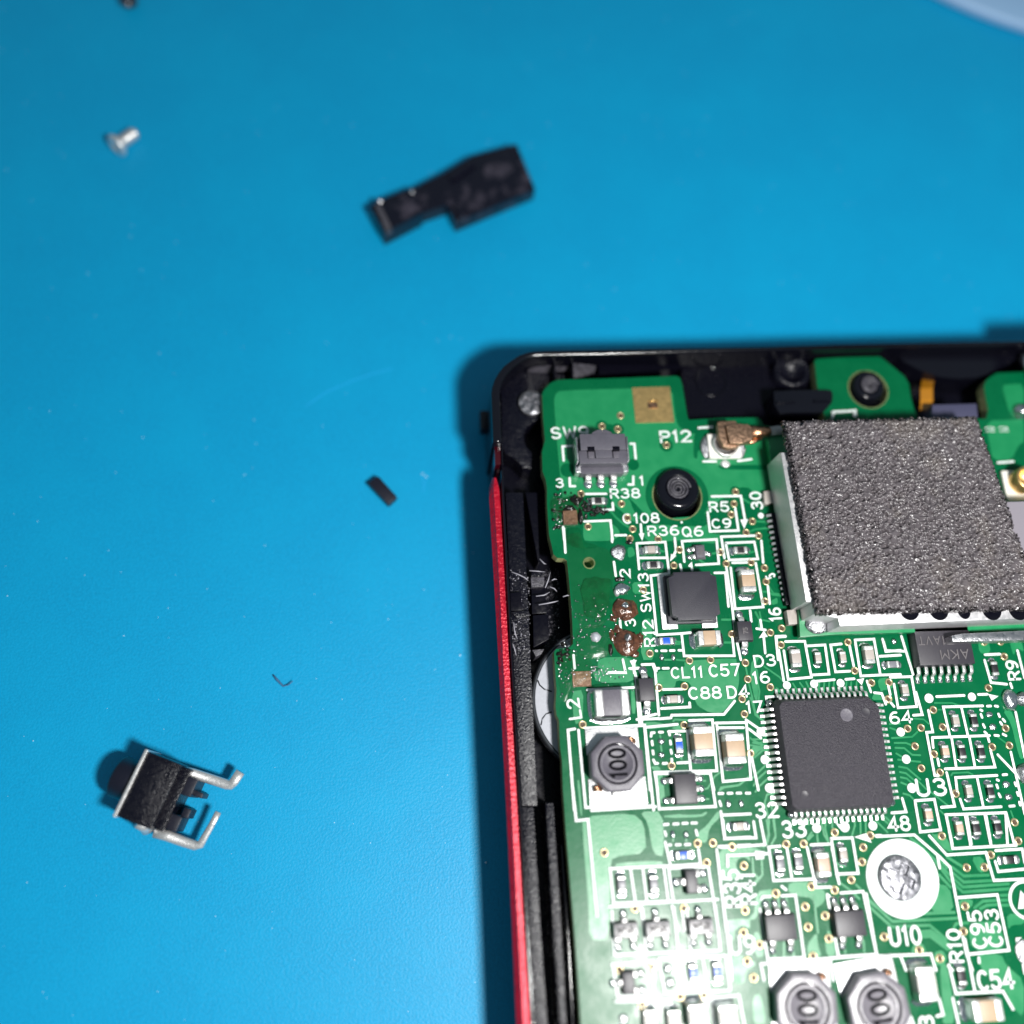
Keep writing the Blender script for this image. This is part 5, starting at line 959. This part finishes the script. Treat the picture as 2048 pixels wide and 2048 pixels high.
tpart('back_block', quad(.28, .36, 3.6, 4.4, ZM + .3, zt - 1.3), 'plastic_soft', .06)
tpart('back_block', quad(.56, .70, 3.6, 4.1, ZM + .3, zt - 1.4), 'plastic_soft', .06)
tpart('top_cover', quad(.05, .95, .3, 1.9, zt - .1, zt + .05), 'plastic_worn', .05)
def leg(path, w):
    mb = MB(); mb.tube(path, w, 12, .55); tpart('leg', mb, 'tin', 0, True)
zl = ZM + 1.7
leg([vp(950, 420, zl + .35), vp(1040, 440, zl + .2), vp(1230, 500, zl), vp(1390, 555, zl), vp(1430, 560, zl + .02), vp(1460, 530, zl + .1), vp(1530, 425, zl + .3)], .34)
leg([vp(650, 1040, zl + .2), vp(800, 1080, zl + .05), vp(960, 1140, zl - .1), vp(1070, 1175, zl - .1), vp(1125, 1165, zl - .05), vp(1165, 1090, zl + .1), vp(1240, 960, zl + .3), vp(1305, 835, zl + .5)], [.36, .36, .34, .32, .28, .24, .22, .22])
mb = MB(); mb.tube([vp(490, 940, ZM + 2.6), vp(560, 985, ZM + 2.2), vp(590, 1030, ZM + 1.9)], .4, 10, .7); tpart('contact', mb, 'tin', 0, True)

# ================================================================== black broken plastic bar, small black chip, hair, plate, dust
c0 = at('U', 900, 600, ZM); BAR = thing('broken_bar', (c0.x, c0.y, ZM), 'blurred L-shaped bar of black broken plastic on the mat', 'plastic piece')
def bpart(name, k, ps, z1, z0, m, bev): mbx = pprism(k, ps, z1, z0); sub(mbx, (c0.x, c0.y, ZM)); link(name, bevelled(mbx, m, bev), BAR)
bpart('body', 'U', [(640, 600), (930, 450), (1180, 300), (1610, 180), (1790, 620), (1020, 940), (940, 770), (700, 850)], ZM + 1.5, ZM + .03, 'bar_plastic', .05)
bpart('end_block', 'U', [(190, 790), (260, 740), (640, 590), (700, 850), (330, 1040)], ZM + 1.9, ZM + .03, 'bar_plastic', .05)
bpart('end_lip', 'U', [(240, 770), (290, 750), (410, 1000), (350, 1030)], ZM + 2.2, ZM + 1.5, 'plastic_scuffed', .1)
bpart('rib', 'U', [(950, 480), (1180, 320), (1215, 380), (985, 540)], ZM + 1.75, ZM + 1.4, 'bar_plastic', .08)
bpart('rib', 'U', [(1000, 780), (1060, 755), (1110, 880), (1050, 905)], ZM + 1.75, ZM + 1.4, 'bar_plastic', .08)
for x, y in ((290, 740), (600, 650), (1065, 890), (380, 1010)):
    mb = MB(); mb.lathe([(.28, 0), (.2, .2), (0, .25)], at('U', x, y, ZM + 1.75 if x < 700 else ZM + 1.45), 10, jit=.2); sub(mb, (c0.x, c0.y, ZM)); link('burr', mb.mesh('burr', 'steel_dull', True), BAR)
mb = pprism('W', [(840, 235), (915, 180), (1055, 335), (990, 392)], ZM + .8, ZM + .02); bt = at('W', 950, 285, ZM); sub(mb, (bt.x, bt.y, ZM))
link('plastic_chip', bevelled(mb, 'plastic_soft', .12), None, (bt.x, bt.y, ZM), 'tiny black rectangular plastic chip lying alone on the mat', 'plastic piece')
mb = MB(); mb.tube([at('W', 165, 1608, ZM + .12), at('W', 195, 1645, ZM + .2), at('W', 238, 1690, ZM + .1), at('W', 275, 1680, ZM + .25), at('W', 308, 1652, ZM + .3)], [.05, .09, .06, .05, .03], 6); q = at('W', 238, 1690, ZM); sub(mb, (q.x, q.y, ZM))
link('loose_fiber', mb.mesh('loose_fiber', 'fiber', True), None, (q.x, q.y, ZM), 'tiny dark bent fibre lying on the mat', 'fibre')
# pale round plate at the top right corner
a, b, d = at('b', 690, 0, ZM + 1.2), at('b', 1300, 268, ZM + 1.2), at('b', 1932, 470, ZM + 1.2)
ch = d - a; nrm = Vector((-ch.y, ch.x, 0)).normalized(); Rp = 42.0; mid = (a + d) / 2; cc = mid + nrm * math.sqrt(Rp ** 2 - (ch.length / 2) ** 2)
if cc.y < mid.y: cc = mid - nrm * math.sqrt(Rp ** 2 - (ch.length / 2) ** 2)
mb = MB(); mb.lathe([(Rp - .4, 0), (Rp, .3), (Rp, .9), (Rp - .4, 1.2), (Rp - 6, 1.2), (0, 1.1)], seg=160)
link('round_dish', mb.mesh('round_dish', 'plate', True), None, (cc.x, cc.y, ZM + .02), 'pale grey-blue round dish cut off at the picture corner', 'dish')
mb = MB()
def scr(k, ps, w): mb.stroke([at(k, x, y, ZM) for x, y in ps], w, ZM + .012 + zk() * .2)
scr('c', [(150, 790), (350, 655), (600, 550), (760, 495), (930, 450)], .10); scr('W', [(1230, 165), (1245, 240), (1240, 300)], .06)
scr('W', [(1262, 180), (1252, 250)], .04)
link('mat_scratches', mb.mesh('mat_scratches', 'scratch'), None, (0, 0, 0), 'faint pale scratches in the blue mat', 'scratch', kind='stuff')
mb = MB()
for i in range(260):
    x, y = random.uniform(0, 1000), random.uniform(0, 2048)
    if random.random() < .3: x, y = random.uniform(1000, 2048), random.uniform(0, 660)
    r = random.choice((.025, .03, .04, .05)); mb.lathe([(r, 0), (r * .7, r * .5), (0, r * .6)], un(x, y, ZM + .005), 6, jit=.3)
for x, y in ((845, 948), (852, 953), (920, 1310), (972, 1725)):
    mb.lathe([(.09, 0), (.06, .06), (0, .08)], un(x, y, ZM + .005), 8, jit=.3)
link('dust_specks', mb.mesh('dust_specks', 'dust', True), None, (0, 0, 0), 'fine pale dust specks on the blue mat', 'dust', kind='stuff')
